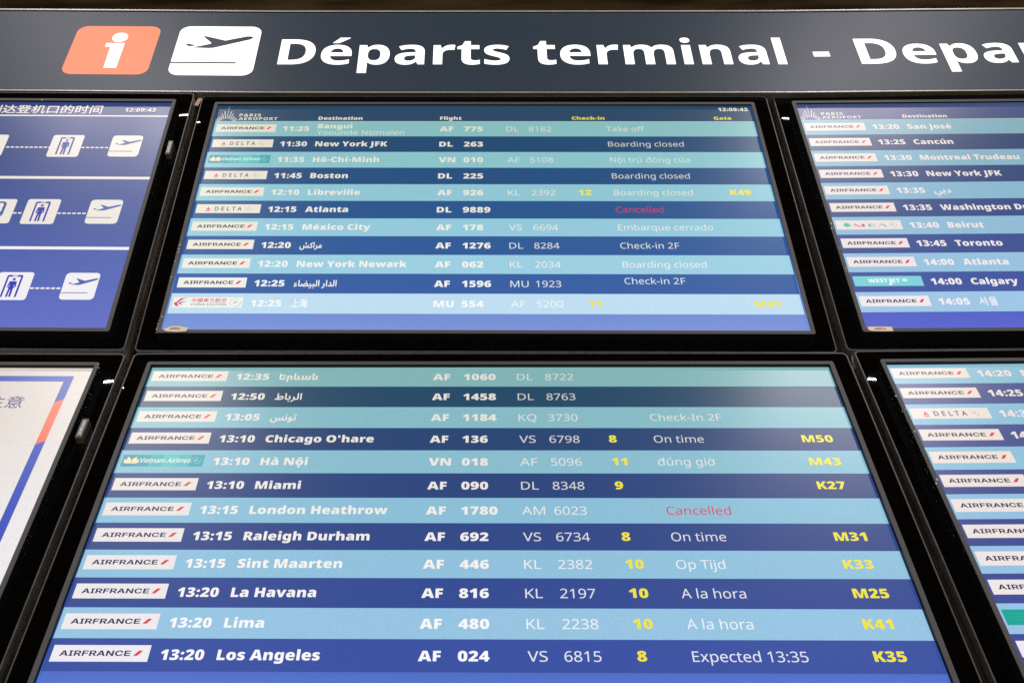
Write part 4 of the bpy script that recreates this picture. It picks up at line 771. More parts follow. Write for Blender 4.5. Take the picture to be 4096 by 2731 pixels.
def logo(parent, kind, v0, plate):
    """plate of one airline in the row that starts at v0"""
    fl = Flat(DY - 0.00045)
    x0, x1 = X(0.0072), X(0.1406)
    zt, zb = Z(v0 + 0.207 * ROW), Z(v0 + 0.712 * ROW)
    w, h = x1 - x0, zt - zb
    P = lambda a, b: (x0 + a * w, zb + b * h)
    if kind == 'AF':
        fl.rect(x0, x1, zb, zt, em(plate))
        fl.text('AIRFRANCE', 'wide', x0 + .081 * w, zb + .345 * h, .315 * h, em((34, 33, 74)), width=.727 * w, em_cap=727.0, gap=30, fat=12)
        fl.poly([P(.838, .345), P(.880, .345), P(.930, .665), P(.888, .665)], em((222, 48, 56)))
    elif kind == 'DL':
        fl.rect(x0, x1, zb, zt, em(plate))
        fl.poly([P(.142, .20), P(.235, .20), P(.1885, .70)], em((205, 60, 82)))
        fl.poly([P(.128, .20), P(.1885, .40), P(.249, .20), P(.230, .20), P(.1885, .30), P(.147, .20)], em(plate))
        fl.text('DELTA', 'regular', x0 + .29 * w, zb + .27 * h, .42 * h, em((44, 66, 88)), width=.42 * w, gap=330, fat=18)
        skyteam(fl, x0 + .815 * w, zb + .50 * h, .26 * h, em((150, 150, 146)))
    elif kind == 'VN':
        teal = ((52, 146, 158), (56, 160, 166), (70, 178, 178), (84, 194, 188), (72, 184, 184), (52, 164, 172))
        for i, c in enumerate(teal):
            fl.rect(x0 + w * i / 6, x0 + w * (i + 1) / 6, zb, zt, em(c), layer=0)
        gold = em((240, 222, 186))
        cx, cz = x0 + .115 * w, zb + .30 * h
        for ang, ln, wd in ((166, .42, .11), (14, .42, .11), (140, .50, .13), (40, .50, .13), (112, .58, .13), (68, .58, .13)):
            a = math.radians(ang)
            dx, dz = math.cos(a), math.sin(a)
            tip = (cx + dx * ln * h * 1.3, cz + dz * ln * h)
            mx, mz = cx + dx * ln * h * .75, cz + dz * ln * h * .55
            fl.poly([(cx, cz - .05 * h), (mx + dz * wd * h, mz - dx * wd * h), tip, (mx - dz * wd * h, mz + dx * wd * h)], gold, layer=1)
        fl.text('Vietnam Airlines', 'regular', x0 + .215 * w, zb + .32 * h, .38 * h, em((236, 240, 232)), width=.62 * w, fat=14, slant=.08)
        skyteam(fl, x0 + .905 * w, zb + .48 * h, .28 * h, em((205, 232, 226)))
    elif kind == 'CE':
        fl.rect(x0, x1, zb, zt, em(plate))
        fl.poly([P(.012, .50), P(.045, .52), P(.10, .90), P(.20, .94), P(.13, .80), P(.085, .56), P(.06, .36), P(.10, .16), P(.07, .12), P(.035, .22)], em((228, 52, 70)))
        fl.poly([P(.075, .40), P(.11, .54), P(.21, .64), P(.13, .46), P(.10, .38), P(.165, .27), P(.10, .30)], em((58, 104, 190)))
        fl.text('中國東方航空', 'cjk', x0 + .265 * w, zb + .55 * h, .36 * h, em((206, 52, 58)), width=.50 * w, fat=10, em_cap=880.0)
        fl.text('CHINA EASTERN', 'regular', x0 + .265 * w, zb + .19 * h, .22 * h, em((52, 50, 60)), width=.505 * w, gap=14)
        skyteam(fl, x0 + .90 * w, zb + .50 * h, .40 * h, em((160, 172, 172)))
    elif kind == 'ME':
        fl.rect(x0, x1, zb, zt, em(plate))
        g = em((74, 190, 172))
        pts = [P(.105, .32), P(.15, .34), P(.155, .24), P(.175, .24), P(.178, .34), P(.235, .30), P(.215, .40), P(.235, .48), P(.205, .52),
               P(.21, .66), P(.185, .66), P(.165, .78), P(.145, .66), P(.125, .66), P(.13, .54), P(.105, .50), P(.12, .42)]
        fl.poly(pts, g)
        mg, bl = em((206, 62, 116)), em((108, 164, 204))
        z0, z1 = .26, .58
        fl.poly([P(.275, z0), P(.283, z0), P(.283, z1), P(.275, z1)], mg)
        fl.poly([P(.275, z1), P(.310, z1), P(.370, z0), P(.345, z0)], mg)
        fl.poly([P(.360, z0 + .06), P(.366, z0), P(.404, z1), P(.398, z1)], mg)
        fl.poly([P(.396, z0), P(.432, z0), P(.432, z1), P(.396, z1)], mg)
        fl.poly([P(.490, z0), P(.525, z0), P(.525, z1), P(.490, z1)], g)
        for zz in (z0, .40, z1 - .04):
            fl.poly([P(.525, zz), P(.60, zz), P(.60, zz + .04), P(.525, zz + .04)], g, layer=9)
        fl.poly([P(.635, z0), P(.645, z0), P(.705, z1), P(.690, z1)], bl)
        fl.poly([P(.690, z1), P(.712, z1), P(.772, z0), P(.735, z0)], bl)
        skyteam(fl, x0 + .865 * w, zb + .50 * h, .30 * h, em((150, 150, 150)))
    elif kind == 'WS':
        fl.rect(x0, x1, zb, zt, em((122, 208, 216)))
        fl.text('WEST', 'black', x0 + .21 * w, zb + .36 * h, .38 * h, em((238, 246, 246)), width=.285 * w, gap=-15)
        fl.text('J', 'black', x0 + .495 * w, zb + .25 * h, .49 * h, em((238, 246, 246)), width=.055 * w)
        fl.text('ET', 'black', x0 + .560 * w, zb + .36 * h, .38 * h, em((238, 246, 246)), width=.115 * w, gap=-15)
        leaf = [(0, -.5), (.05, -.5), (.05, -.25), (.45, -.32), (.38, -.12), (.85, .18), (.68, .26), (.78, .55), (.50, .50), (.42, .62), (.22, .40),
                (.28, .78), (.14, .70), (0, 1.0)]
        leaf = leaf + [(-a, b) for a, b in leaf[::-1][1:]]
        cx, cz, r = x0 + .745 * w, zb + .52 * h, .27 * h
        fl.poly([(cx + a * r, cz + b * r) for a, b in leaf], em((238, 246, 246)))
        fl.poly([(cx - .25 * r, cz + .25 * r), (cx + .3 * r, cz + .25 * r), (cx - .02 * r, cz - .3 * r), (cx - .15 * r, cz - .3 * r), (cx + .08 * r, cz + .12 * r), (cx - .25 * r, cz + .12 * r)], em((150, 218, 224)))
    elif kind == 'GR':
        fl.rect(x0, x1, zb, zt, em((8, 164, 146)))
        for k in range(3):
            fl.poly([P(.0, .78 - .2 * k), P(.10, .74 - .2 * k), P(.45, .40 - .2 * k + .2), P(.45, .43 - .2 * k + .2), P(.10, .78 - .2 * k)], em((40, 178, 156)), layer=2)
    return fl.build('airline_logo', parent)

def row_text(parent, name, txt, font, u, v, col, cap=0.0166, **kw):
    return Flat(DY - 0.00075).text(txt, font, X(u), Z(v), cap, em(col), **kw).build(name, parent)

def ramp(stops, t):
    for (a, ca), (b, cb) in zip(stops, stops[1:]):
        if t <= b:
            return mix(ca, cb, (t - a) / (b - a) if b > a else 0)
    return stops[-1][1]

YEL, RED = (240, 226, 56), (228, 36, 66)

def departures(disp, rows, v_first, pal):
    """rows: (logo, time, (dest, font), flight, codeshare, desk, status, gate)"""
    for i, (lg, tm, dest, fl, cs, desk, st, gate) in enumerate(rows):
        v0 = v_first + i * ROW
        t = i / 11  # viewing-angle shift is painted into row, text and plate colours down the screen
        c = ramp(pal['light'], t) if i % 2 == 0 else ramp(pal['dark'], t)
        white = ramp(pal['white'], t)
        soft = mix(white, c, 0.10)
        s = Flat(DY - 0.0002)
        s.rect(X(0.0012), X(WD - 0.0008), Z(v0 + ROW - 0.0004), Z(v0 + 0.0002), em(c))
        s.build('row_stripe', disp)
        if lg:
            logo(disp, lg, v0, ramp(pal['plate'], t))
        vb = v0 + 0.655 * ROW
        if tm:
            row_text(disp, 'departure_time', tm, 'black', 0.1562, vb, white, xs=1.0)
        if dest:
            for k, (tx, fo, dv, cap, kw) in enumerate(dest):
                row_text(disp, 'destination_name', tx, fo, 0.2337, v0 + dv * ROW, white if fo != 'regular' else soft, cap=cap, **kw)
        if fl:
            a, b = fl.split()
            row_text(disp, 'flight_carrier', a, 'black', 0.5062, vb + .0008, white, xs=1.075)
            row_text(disp, 'flight_number', b, 'black', 0.5600, vb + .0008, white, xs=1.075)
        if cs:
            a, b = cs.split()
            row_text(disp, 'codeshare_carrier', a, 'regular', 0.6543, vb + .0008, soft, xs=1.05)
            row_text(disp, 'codeshare_number', b, 'regular', 0.7040, vb + .0008, soft, xs=0.98)
        if desk:
            row_text(disp, 'check_in_desk', desk, 'black', 0.8020, vb, mix(YEL, c, pal['ymix']), xs=1.07)
        if st:
            dv = 0.0
            if st[0] == '^':
                st, dv = st[1:], -0.15 * ROW
            row_text(disp, 'status_text', st, 'regular', 0.8762, vb + dv + .0004, mix(RED, c, .08) if st == 'Cancelled' else soft, xs=0.96)
        if gate:
            row_text(disp, 'gate_number', gate, 'black', 1.1195, vb - .0006, mix(YEL, c, pal['ymix']), xs=1.075)

def N(t):
    return [(t, 'black', .655, 0.0166, dict(xs=1.0))]
def AR(t, width):
    return [(t, 'arabic', .655, 0.0166, dict(width=width))]

def head_row(disp, col, white, yel, clock):
    """the strip above the first flight: airport mark, column titles, clock"""
    s = Flat(DY - 0.0002)
    s.rect(X(0.0012), X(WD - 0.0008), Z(HEAD - 0.0004), Z(-0.006), em(col))
    s.build('row_stripe', disp)
    s = Flat(DY - 0.0002)
    s.rect(X(0.0012), X(WD - 0.0008), Z(HEAD + .0006), Z(HEAD - .0004), em(mix(white, (200, 225, 228), .6)), layer=2)
    s.build('header_rule', disp)
    f = Flat(DY - 0.00045)
    cx, cz = X(0.0257), Z(0.0600)
    for k in range(-6, 7):                                  # rays of the airport mark
        a = math.radians(90 - k * 10.6)
        r0 = 0.0165
        r1 = {0: .058, 1: .044, -1: .044, 2: .036, -2: .036}.get(k, 0.0285 - 0.0004 * (abs(k) - 3))
        d, n = (math.cos(a), math.sin(a)), (-math.sin(a), math.cos(a))
        w0, w1 = 0.0007, (0.0003 if k == 0 else 0.0009)
        f.poly([(cx + d[0] * r0 - n[0] * w0, cz + d[1] * r0 - n[1] * w0), (cx + d[0] * r1 - n[0] * w1, cz + d[1] * r1 - n[1] * w1),
                (cx + d[0] * r1 + n[0] * w1, cz + d[1] * r1 + n[1] * w1), (cx + d[0] * r0 + n[0] * w0, cz + d[1] * r0 + n[1] * w0)], em(white), layer=1)
    f.text('PARIS', 'bold', X(0.0525), Z(0.0360), 0.0098, em(white), width=0.049, gap=60)
    f.text('AÉROPORT', 'bold', X(0.0525), Z(0.0490), 0.0098, em(white), width=0.0875, gap=60)
    f.build('airport_logo', disp)
    row_text(disp, 'column_title', 'Destination', 'black', 0.2325, 0.0482, white, cap=0.0112, xs=1.07)
    row_text(disp, 'column_title', 'Flight', 'black', 0.5060, 0.0480, white, cap=0.0112, xs=1.08)
    row_text(disp, 'column_title', 'Check-in', 'black', 0.8017, 0.0476, yel, cap=0.0112, xs=1.08)
    row_text(disp, 'column_title', 'Gate', 'black', 1.1200, 0.0476, yel, cap=0.0112, xs=1.08)
    row_text(disp, 'clock_text', clock, 'black', 1.1341, 0.0164, white, cap=0.0118, width=0.0672)

ARA = {'marrakech': '\ufeb6\ufedb\ufe8d\ufeae\ufee3', 'casa': '\ufe80\ufe8e\ufec0\ufef4\ufe92\ufedf\ufe8d \ufead\ufe8d\ufeaa\ufedf\ufe8d',
       'rabat': '\ufec1\ufe8e\ufe91\ufeae\ufedf\ufe8d', 'tunis': '\ufeb2\ufee7\ufeee\ufe97', 'dubai': '\ufef2\ufe91\ufea9'}

BLUE_RUN = [(0.0, (122, 148, 216)), (0.09, (108, 138, 208)), (0.3, (48, 84, 150)), (1.0, (38, 70, 112))]  # bluer, brighter foot: viewing-angle shift put into the emission

# ------------------------------------------------------------------ centre column
cu, cu_b, cu_d = screen('departure_screen', T_CU, 'departures screen in the middle of the upper row, listing Bangui to Shanghai flights', 'screen',
                        -0.6525, 0.6520, -0.378, 0.396, 0.0045, em_ramp('blue_run_upper', BLUE_RUN))
PAL_CU = dict(light=[(0, (134, 188, 190)), (.18, (138, 194, 202)), (.54, (146, 200, 218)), (.73, (154, 206, 224)), (.9, (190, 221, 240)), (1, (190, 221, 240))],
              dark=[(0, (32, 72, 104)), (.1, (30, 73, 113)), (.45, (36, 84, 140)), (.82, (50, 93, 160)), (1, (80, 110, 190))],
              white=[(0, (226, 221, 203)), (.5, (236, 234, 222)), (1, (250, 252, 252))],
              plate=[(0, (224, 217, 196)), (.5, (232, 227, 210)), (1, (242, 243, 242))], ymix=0)
head_row(cu_d, (38, 70, 99), (226, 221, 203), (226, 214, 70), '12:09:42')
departures(cu_d, [
    ('AF', '11:25', [('Bangui', 'black', .475, 0.0150, dict(xs=1.06)), ('Yaounde Nsimalen', 'regular', .895, 0.0150, dict(width=.1938))], 'AF 775', 'DL 8182', None, 'Take off', None),
    ('DL', '11:30', N('New York JFK'), 'DL 263', None, None, 'Boarding closed', None),
    ('VN', '11:35', N('Hô-Chí-Minh'), 'VN 010', 'AF 5108', None, 'Nội trú đóng cửa', None),
    ('DL', '11:45', N('Boston'), 'DL 225', None, None, 'Boarding closed', None),
    ('AF', '12:10', N('Libreville'), 'AF 926', 'KL 2392', '12', 'Boarding closed', 'K49'),
    ('DL', '12:15', N('Atlanta'), 'DL 9889', None, None, 'Cancelled', None),
    ('AF', '12:15', N('México City'), 'AF 178', 'VS 6694', None, 'Embarque cerrado', None),
    ('AF', '12:20', AR(ARA['marrakech'], .0445), 'AF 1276', 'DL 8284', None, 'Check-in 2F', None),
    ('AF', '12:20', N('New York Newark'), 'AF 062', 'KL 2034', None, 'Boarding closed', None),
    ('AF', '12:25', AR(ARA['casa'], .0830), 'AF 1596', 'MU 1923', None, '^Check-in 2F', None),
    ('CE', '12:25', [('上海', 'cjk', .665, 0.0195, dict(width=.0315, em_cap=800.0, fat=16))], 'MU 554', 'AF 5200', '11', None, 'M41'),
], HEAD, PAL_CU)

cl, cl_b, cl_d = screen('departure_screen', T_CL, 'large departures screen in the middle of the lower row, Yerevan down to Los Angeles', 'screen',
                        -0.6525, 0.6525, -0.378, 0.395, 0.0, em_ramp('blue_run_lower', [(0.0, (90, 122, 212)), (0.05, (80, 112, 202)), (0.13, (58, 84, 166)), (1.0, (40, 74, 114))]))
PAL_CL = dict(light=[(0, (128, 178, 180)), (.2, (134, 186, 198)), (.55, (138, 190, 214)), (1, (150, 196, 226))],
              dark=[(0, (34, 74, 100)), (.1, (32, 72, 100)), (.3, (38, 66, 116)), (.6, (44, 70, 132)), (.9, (50, 74, 150)), (1, (52, 78, 160))],
              white=[(0, (226, 222, 210)), (.4, (236, 232, 224)), (1, (250, 248, 250))],
              plate=[(0, (222, 214, 198)), (.4, (228, 222, 214)), (1, (238, 234, 240))], ymix=0)
LOW = [
    ('AF', '12:35', [('Երևան', 'armenian', .655, 0.0166, dict(width=.068))], 'AF 1060', 'DL 8722', None, None, None),
    ('AF', '12:50', AR(ARA['rabat'], .0465), 'AF 1458', 'DL 8763', None, None, None),
    ('AF', '13:05', AR(ARA['tunis'], .0440), 'AF 1184', 'KQ 3730', None, 'Check-In 2F', None),
    ('AF', '13:10', N("Chicago O'hare"), 'AF 136', 'VS 6798', '8', 'On time', 'M50'),
    ('VN', '13:10', N('Hà Nội'), 'VN 018', 'AF 5096', '11', 'đúng giờ', 'M43'),
    ('AF', '13:10', N('Miami'), 'AF 090', 'DL 8348', '9', None, 'K27'),
    ('AF', '13:15', N('London Heathrow'), 'AF 1780', 'AM 6023', None, 'Cancelled', None),
    ('AF', '13:15', N('Raleigh Durham'), 'AF 692', 'VS 6734', '8', 'On time', 'M31'),
    ('AF', '13:15', N('Sint Maarten'), 'AF 446', 'KL 2382', '10', 'Op Tijd', 'K33'),
    ('AF', '13:20', N('La Havana'), 'AF 816', 'KL 2197', '10', 'A la hora', 'M25'),
    ('AF', '13:20', N('Lima'), 'AF 480', 'KL 2238', '10', 'A la hora', 'K41'),
    ('AF', '13:20', N('Los Angeles'), 'AF 024', 'VS 6815', '8', 'Expected 13:35', 'K35'),
]
departures(cl_d, LOW, 0.0, PAL_CL)

# ------------------------------------------------------------------ right column
ru, ru_b, ru_d = screen('departure_screen', T_RU, 'departures screen upper right, cut by the picture edge, San José to Seoul', 'screen',
                        -0.6447, 0.6500, -0.378, 0.396, 0.0045, em_ramp('blue_run_right', [(0.0, (88, 98, 206)), (0.09, (74, 94, 192)), (0.3, (60, 84, 150)), (1.0, (66, 80, 124))]))
PAL_RU = dict(light=[(0, (128, 171, 184)), (.4, (136, 182, 206)), (1, (160, 200, 232))],
              dark=[(0, (48, 68, 108)), (.3, (50, 72, 122)), (.7, (58, 80, 148)), (1, (64, 88, 172))],
              white=[(0, (230, 218, 210)), (.5, (236, 228, 224)), (1, (246, 240, 246))],
              plate=[(0, (228, 214, 204)), (.5, (232, 222, 216)), (1, (240, 234, 240))], ymix=0)
head_row(ru_d, (64, 78, 122), (226, 215, 206), (226, 214, 90), '12:09:42')
departures(ru_d, [
    ('AF', '13:20', N('San José'), None, None, None, None, None),
    ('AF', '13:25', N('Cancún'), None, None, None, None, None),
    ('AF', '13:30', N('Montreal Trudeau'), None, None, None, None, None),
    ('AF', '13:30', N('New York JFK'), None, None, None, None, None),
    ('AF', '13:35', AR(ARA['dubai'], .0360), None, None, None, None, None),
    ('AF', '13:35', N('Washington Dulles'), None, None, None, None, None),
    ('ME', '13:40', N('Beirut'), None, None, None, None, None),
    ('AF', '13:45', N('Toronto'), None, None, None, None, None),
    ('AF', '14:00', N('Atlanta'), None, None, None, None, None),
    ('WS', '14:00', N('Calgary'), None, None, None, None, None),
    ('AF', '14:05', [('서울', 'cjk', .665, 0.0195, dict(width=.0350, em_cap=800.0, fat=16))], None, None, None, None, None),
], HEAD, PAL_RU)

rl, rl_b, rl_d = screen('departure_screen', T_RL, 'departures screen lower right with a green airline plate near its foot', 'screen',
                        -0.6435, 0.6500, -0.378, 0.395, 0.0, em_ramp('blue_run_right_lower', [(0.0, (66, 80, 176)), (0.13, (58, 72, 150)), (1.0, (70, 86, 140))]))
PAL_RL = dict(light=[(0, (138, 188, 208)), (.4, (140, 190, 216)), (1, (154, 192, 232))],
              dark=[(0, (68, 84, 136)), (.4, (62, 76, 140)), (1, (58, 72, 150))],
              white=[(0, (234, 222, 212)), (.5, (238, 228, 224)), (1, (246, 240, 244))],
              plate=[(0, (230, 217, 205)), (.5, (234, 224, 218)), (1, (240, 232, 236))], ymix=0)
departures(rl_d, [('AF', '14:20', N('N'), None, None, None, None, None), ('AF', '14:25', None, None, None, None, None, None),
                  ('DL', '14:30', None, None, None, None, None, None), ('AF', '14:30', None, None, None, None, None, None)]
           + [('AF', None, None, None, None, None, None, None)] * 6
           + [('GR', None, None, None, None, None, None, None), ('AF', None, None, None, None, None, None, None)], 0.0, PAL_RL)

# ------------------------------------------------------------------ left column
lu, lu_b, lu_d = screen('information_screen', T_LU, 'blue information screen with white pictograms, upper left', 'screen',
                        -0.6500, 0.6430, -0.378, 0.396, 0.0045,
                        em_ramp('blue_angle_shift', [(0.0, (98, 108, 198)), (0.15, (84, 102, 184)), (0.45, (62, 84, 152)), (0.75, (50, 70, 128)), (1.0, (52, 70, 122))]))
WHT = em((232, 226, 216))
WHT2 = em((240, 238, 240))
Flat(DY - .0004).text('到达登机口的时间', 'cjk', X(0.799), Z(0.0345), 0.0268, em((230, 222, 210)), width=0.256, em_cap=830.0, fat=14).build('title_text', lu_d)
row_text(lu_d, 'clock_text', '12:09:43', 'black', 1.1059, 0.0300, (228, 220, 212), cap=0.0130, width=0.0700)
for va, vb_ in ((0.0425, 0.0472), (0.2495, 0.2578), (0.4602, 0.4684)):
    f = Flat(DY - .0003)
    f.rect(X(0.40), X(WD - .0015), Z(vb_), Z(va), WHT if va < .4 else WHT2)
    f.build('divider_line', lu_d)

def plane_pts(x, z, s):
    """climbing aircraft in a unit square (s wide), from the pictogram"""
    body = [(.975, .765), (.965, .785), (.935, .797), (.88, .787), (.60, .700), (.36, .785), (.325, .780), (.445, .655), (.44, .64), (.425, .632), (.215, .548), (.44, .540), (.50, .552), (.90, .715), (.955, .742)]
    fin = [(.135, .622), (.172, .630), (.275, .596), (.188, .569)]
    q = lambda L: [(x + a * s, z + b * s) for a, b in L]
    return q(body), q(fin)

def pict(kind, u0, u1, v0, v1, ink, white):
    f = Flat(DY - .0004)
    x0, x1, z0, z1 = X(u0), X(u1), Z(v1), Z(v0)
    w, h = x1 - x0, z1 - z0
    f.rect(x0, x1, z0, z1, white, r=0.0085 if kind == 'plane' else 0.006)
    Q = lambda L: [(x0 + a * w, z0 + b * h) for a, b in L]
    if kind == 'plane':
        b, t = plane_pts(0, 0, 1)
        f.poly(Q(b), ink)
        f.poly(Q(t), ink)
        f.rect(x0, x0 + .78 * w, z0 + .235 * h, z0 + .262 * h, ink, r=.0008)
    elif kind == 'gate':
        f.rect(x0 + .26 * w, x0 + .71 * w, z0 + .09 * h, z0 + .90 * h, ink, r=.004)
        f.rect(x0 + .315 * w, x0 + .655 * w, z0 + .085 * h, z0 + .83 * h, white)
        f.rect(x0 + .41 * w, x0 + .56 * w, z0 + .85 * h, z0 + .885 * h, white)
        f.poly([(x0 + (.485 + .048 * math.cos(a * .5236)) * w, z0 + (.735 + .043 * math.sin(a * .5236)) * h) for a in range(12)], ink)
        f.poly(Q([(.385, .655), (.40, .665), (.57, .665), (.585, .655), (.61, .47), (.585, .44), (.55, .41), (.555, .10), (.50, .10), (.488, .36), (.475, .36), (.465, .10), (.41, .10),
                  (.42, .41), (.385, .44), (.36, .47)]), ink)
        f.poly(Q([(.405, .46), (.425, .47), (.42, .53), (.405, .52)]), white)
        f.poly(Q([(.565, .46), (.545, .47), (.55, .53), (.565, .52)]), white)
    elif kind == 'train':
        f.rect(x0 + .10 * w, x0 + .72 * w, z0 + .26 * h, z0 + .90 * h, ink, r=.009)
        f.rect(x0 + .18 * w, x0 + .64 * w, z0 + .46 * h, z0 + .83 * h, white, r=.004)
        f.poly([(x0 + (.60 + .05 * math.cos(a * .5236)) * w, z0 + (.36 + .05 * math.sin(a * .5236)) * h) for a in range(12)], white)
        f.poly([(x0 + (.22 + .05 * math.cos(a * .5236)) * w, z0 + (.36 + .05 * math.sin(a * .5236)) * h) for a in range(12)], white)
        f.poly(Q([(.52, .26), (.60, .26), (.74, .08), (.68, .08)]), ink)
        f.poly(Q([(.22, .26), (.30, .26), (.14, .08), (.08, .08)]), ink)
    elif kind == 'desk':
        f.poly(Q([(.60, .62), (.64, .90), (.70, .86), (.66, .58)]), ink)
        f.rect(x0 + .30 * w, x0 + .70 * w, z0 + .40 * h, z0 + .56 * h, ink, r=.005)
        f.poly([(x0 + (.45 + .07 * math.cos(a * .5236)) * w, z0 + (.74 + .065 * math.sin(a * .5236)) * h) for a in range(12)], ink)
        f.rect(x0 + .12 * w, x0 + .62 * w, z0 + .12 * h, z0 + .34 * h, ink, r=.003)
    return f.build('pictogram', lu_d)

INK1, INK2 = em((70, 84, 156)), em((62, 66, 176))
for r, (v0, v1) in enumerate(((0.1126, 0.1864), (0.3213, 0.3958), (0.5318, 0.6052))):
    wh = (WHT, WHT, WHT2)[r]
    ink = em(((66, 74, 150), (52, 58, 166), (52, 56, 180))[r])
    pict('gate', 0.9690, 1.0375, v0, v1, ink, wh)
    pict('plane', 1.1000, 1.1664, v0 + .0006, v1 - .0018, em(((76, 92, 148), (70, 98, 172), (70, 96, 176))[r]), wh)
    zc = v0 + 0.0422
    spans = [(1.0385, 1.0995)] + ([(0.8750, 0.9690)] if r == 0 else [(0.9475, 0.9690)] if r == 1 else [])
    for a, b in spans:
        f = Flat(DY - .0003)
        u = a
        while u < b - .002:
            f.rect(X(u), X(min(u + .0074, b)), Z(zc + .0020), Z(zc - .0022), wh, layer=1)
            u += 0.0102
        f.build('dashed_line', lu_d)
pict('desk', 0.8030, 0.8715, 0.1130, 0.1850, em((34, 34, 60)), WHT)
pict('train', 0.8780, 0.9470, 0.3218, 0.3945, em((62, 92, 160)), WHT)

ll, ll_b, ll_d = screen('information_screen', T_LL, 'white notice screen with blue and orange frame, lower left', 'screen',
                        -0.6500, 0.6440, -0.378, 0.395, 0.0,
                        em_ramp('white_angle_shift', [(0.0, (240, 240, 243)), (0.5, (234, 229, 229)), (0.8, (220, 212, 204)), (1.0, (214, 206, 197))]))
f = Flat(DY - .0003)
fu, ft, fw = 1.1784, 0.0222, 0.0146
f.rect(X(0.0312), X(fu), Z(ft + fw), Z(ft), em((64, 90, 182)), layer=1)
f.poly([(X(fu - fw), Z(ft + fw)), (X(fu), Z(ft + fw)), (X(fu), Z(0.0829)), (X(fu - fw), Z(0.0920))], em((74, 92, 176)), layer=1)
f.poly([(X(fu - fw), Z(0.1958)), (X(fu), Z(0.1866)), (X(fu), Z(HD - .022)), (X(fu - fw), Z(HD - .022))], em((58, 82, 184)), layer=1)
f.build('picture_frame', ll_d)
f = Flat(DY - .0003)
f.poly([(X(fu - fw), Z(0.0920)), (X(fu), Z(0.0829)), (X(fu), Z(0.1866)), (X(fu - fw), Z(0.1958))], em((236, 116, 84)), layer=1)
f.build('frame_band', ll_d)
Flat(DY - .0003).text('注意', 'cjk', X(1.0455), Z(0.1040), 0.0295, em((56, 58, 116)), width=0.0652, em_cap=890.0).build('notice_text', ll_d)

# maker's badges on the right edge of the left-hand screens
def badge(root, x0, x1, z0, z1):
    V, F = loft([(rrect(x0, x1, z0, z1, .002), .0195), (rrect(x0, x1, z0, z1, .002), .0052), (rrect(x0 + .0006, x1 - .0006, z0 + .0006, z1 - .0006, .0018), .0046)])
    n = len(V) // 3
    F.append(tuple(range(2 * n, 3 * n)))
    b = obj('brand_badge', V, F, M_BADGE, root)
    t = Flat(.0044).text('SΛMSUNG', 'bold', (x0 + x1) / 2 + .0030, z0 + .005, .0060, M_BADGETXT, rot=True, width=(z1 - z0) - .010, gap=20)
    t.build('badge_lettering', b)
badge(ll, 0.6205, 0.6332, 0.1590, 0.2050)
badge(lu, 0.6198, 0.6310, 0.1625, 0.2078)

# knocks in the paint of the bezels
chips(cu_b, [(-0.6087, -0.3093, 0.0028), (-0.6132, -0.3182, 0.0010), (-0.6127, -0.3269, 0.0020), (-0.6130, -0.3340, 0.0016), (-0.6130, -0.3402, 0.0020), (-0.6125, -0.3487, 0.0012), (-0.6095, -0.1158, 0.0026), (-0.6091, -0.1281, 0.0020), (-0.6093, -0.1365, 0.0018), (-0.6101, -0.1619, 0.0020), (-0.6103, -0.2055, 0.0025), (-0.6107, -0.2144, 0.0015)], 3)
chips(ru_b, [(-0.6096, -0.0577, 0.0028), (-0.6118, -0.0718, 0.0026), (-0.6080, -0.0686, 0.0014), (-0.6077, -0.1283, 0.0022), (-0.6082, -0.1845, 0.0020), (-0.6084, -0.1917, 0.0016), (-0.6068, -0.2454, 0.0014)], 5)
chips(rl_b, [(-0.6043, 0.3196, 0.0014), (-0.6136, 0.2477, 0.0032), (-0.6071, 0.2135, 0.0020), (-0.6146, 0.2084, 0.0014), (-0.6087, 0.1584, 0.0030), (-0.6083, 0.0478, 0.0034), (-0.6124, 0.0395, 0.0024)], 7)
chips(ll_b, [(0.6104, 0.3424, 0.0014), (0.6114, 0.3342, 0.0014), (0.6114, 0.3411, 0.0012), (0.6145, 0.3321, 0.0016)], 9)
chips(lu_b, [(0.3103, 0.3416, 0.0028)], 11)

# ------------------------------------------------------------------ the long sign above the screens
def hmap(p):
    """the sign is made of three lengths; the outer two rise slightly outwards"""
    x, z = p
    return (x, z + 0.0125 * max(0.0, -x - 0.54) + 0.017 * max(0.0, x - 0.72))
sign = empty('overhead_sign', G, 'long slate grey backlit sign with white lettering above the screens', 'sign')
XS = [-1.95, -1.6, -1.2, -0.9, -0.54, -0.2, 0.2, 0.5, 0.72, 1.0, 1.3, 1.6, 1.95]
def strip(name, prof, mat, parent, closed=True):
    """extrude a (y, z) profile along the sign"""
    V, F = [], []
    n = len(prof)
    for x in XS:
        for y, z in prof:
            q = hmap((x, z))
            V.append((q[0], y, q[1]))
    for i in range(len(XS) - 1):
        for j in range(n if closed else n - 1):
            j2 = (j + 1) % n
            F.append((i * n + j, i * n + j2, (i + 1) * n + j2, (i + 1) * n + j))
    F.append(tuple(range(n))[::-1])
    F.append(tuple((len(XS) - 1) * n + j for j in range(n)))
    return obj(name, V, F, mat, parent)
ZB, ZT = 0.3963, 0.7335
strip('sign_panel', [(0.0112, ZB + .0065), (0.0112, ZT - .0095), (0.03, ZT - .0095), (0.03, ZB + .0065)][::-1], M_SIGN, sign)
strip('top_gasket', [(0.0118, ZT - .0093), (0.0118, ZT - .0048), (0.028, ZT - .0048), (0.028, ZT - .0093)][::-1], M_DARK, sign)
strip('top_trim', [(0.0100, ZT - .0046), (0.0088, ZT - .0034), (0.0088, ZT - .0008), (0.0100, ZT), (0.10, ZT), (0.10, ZT - .0046)][::-1], M_ALU, sign)
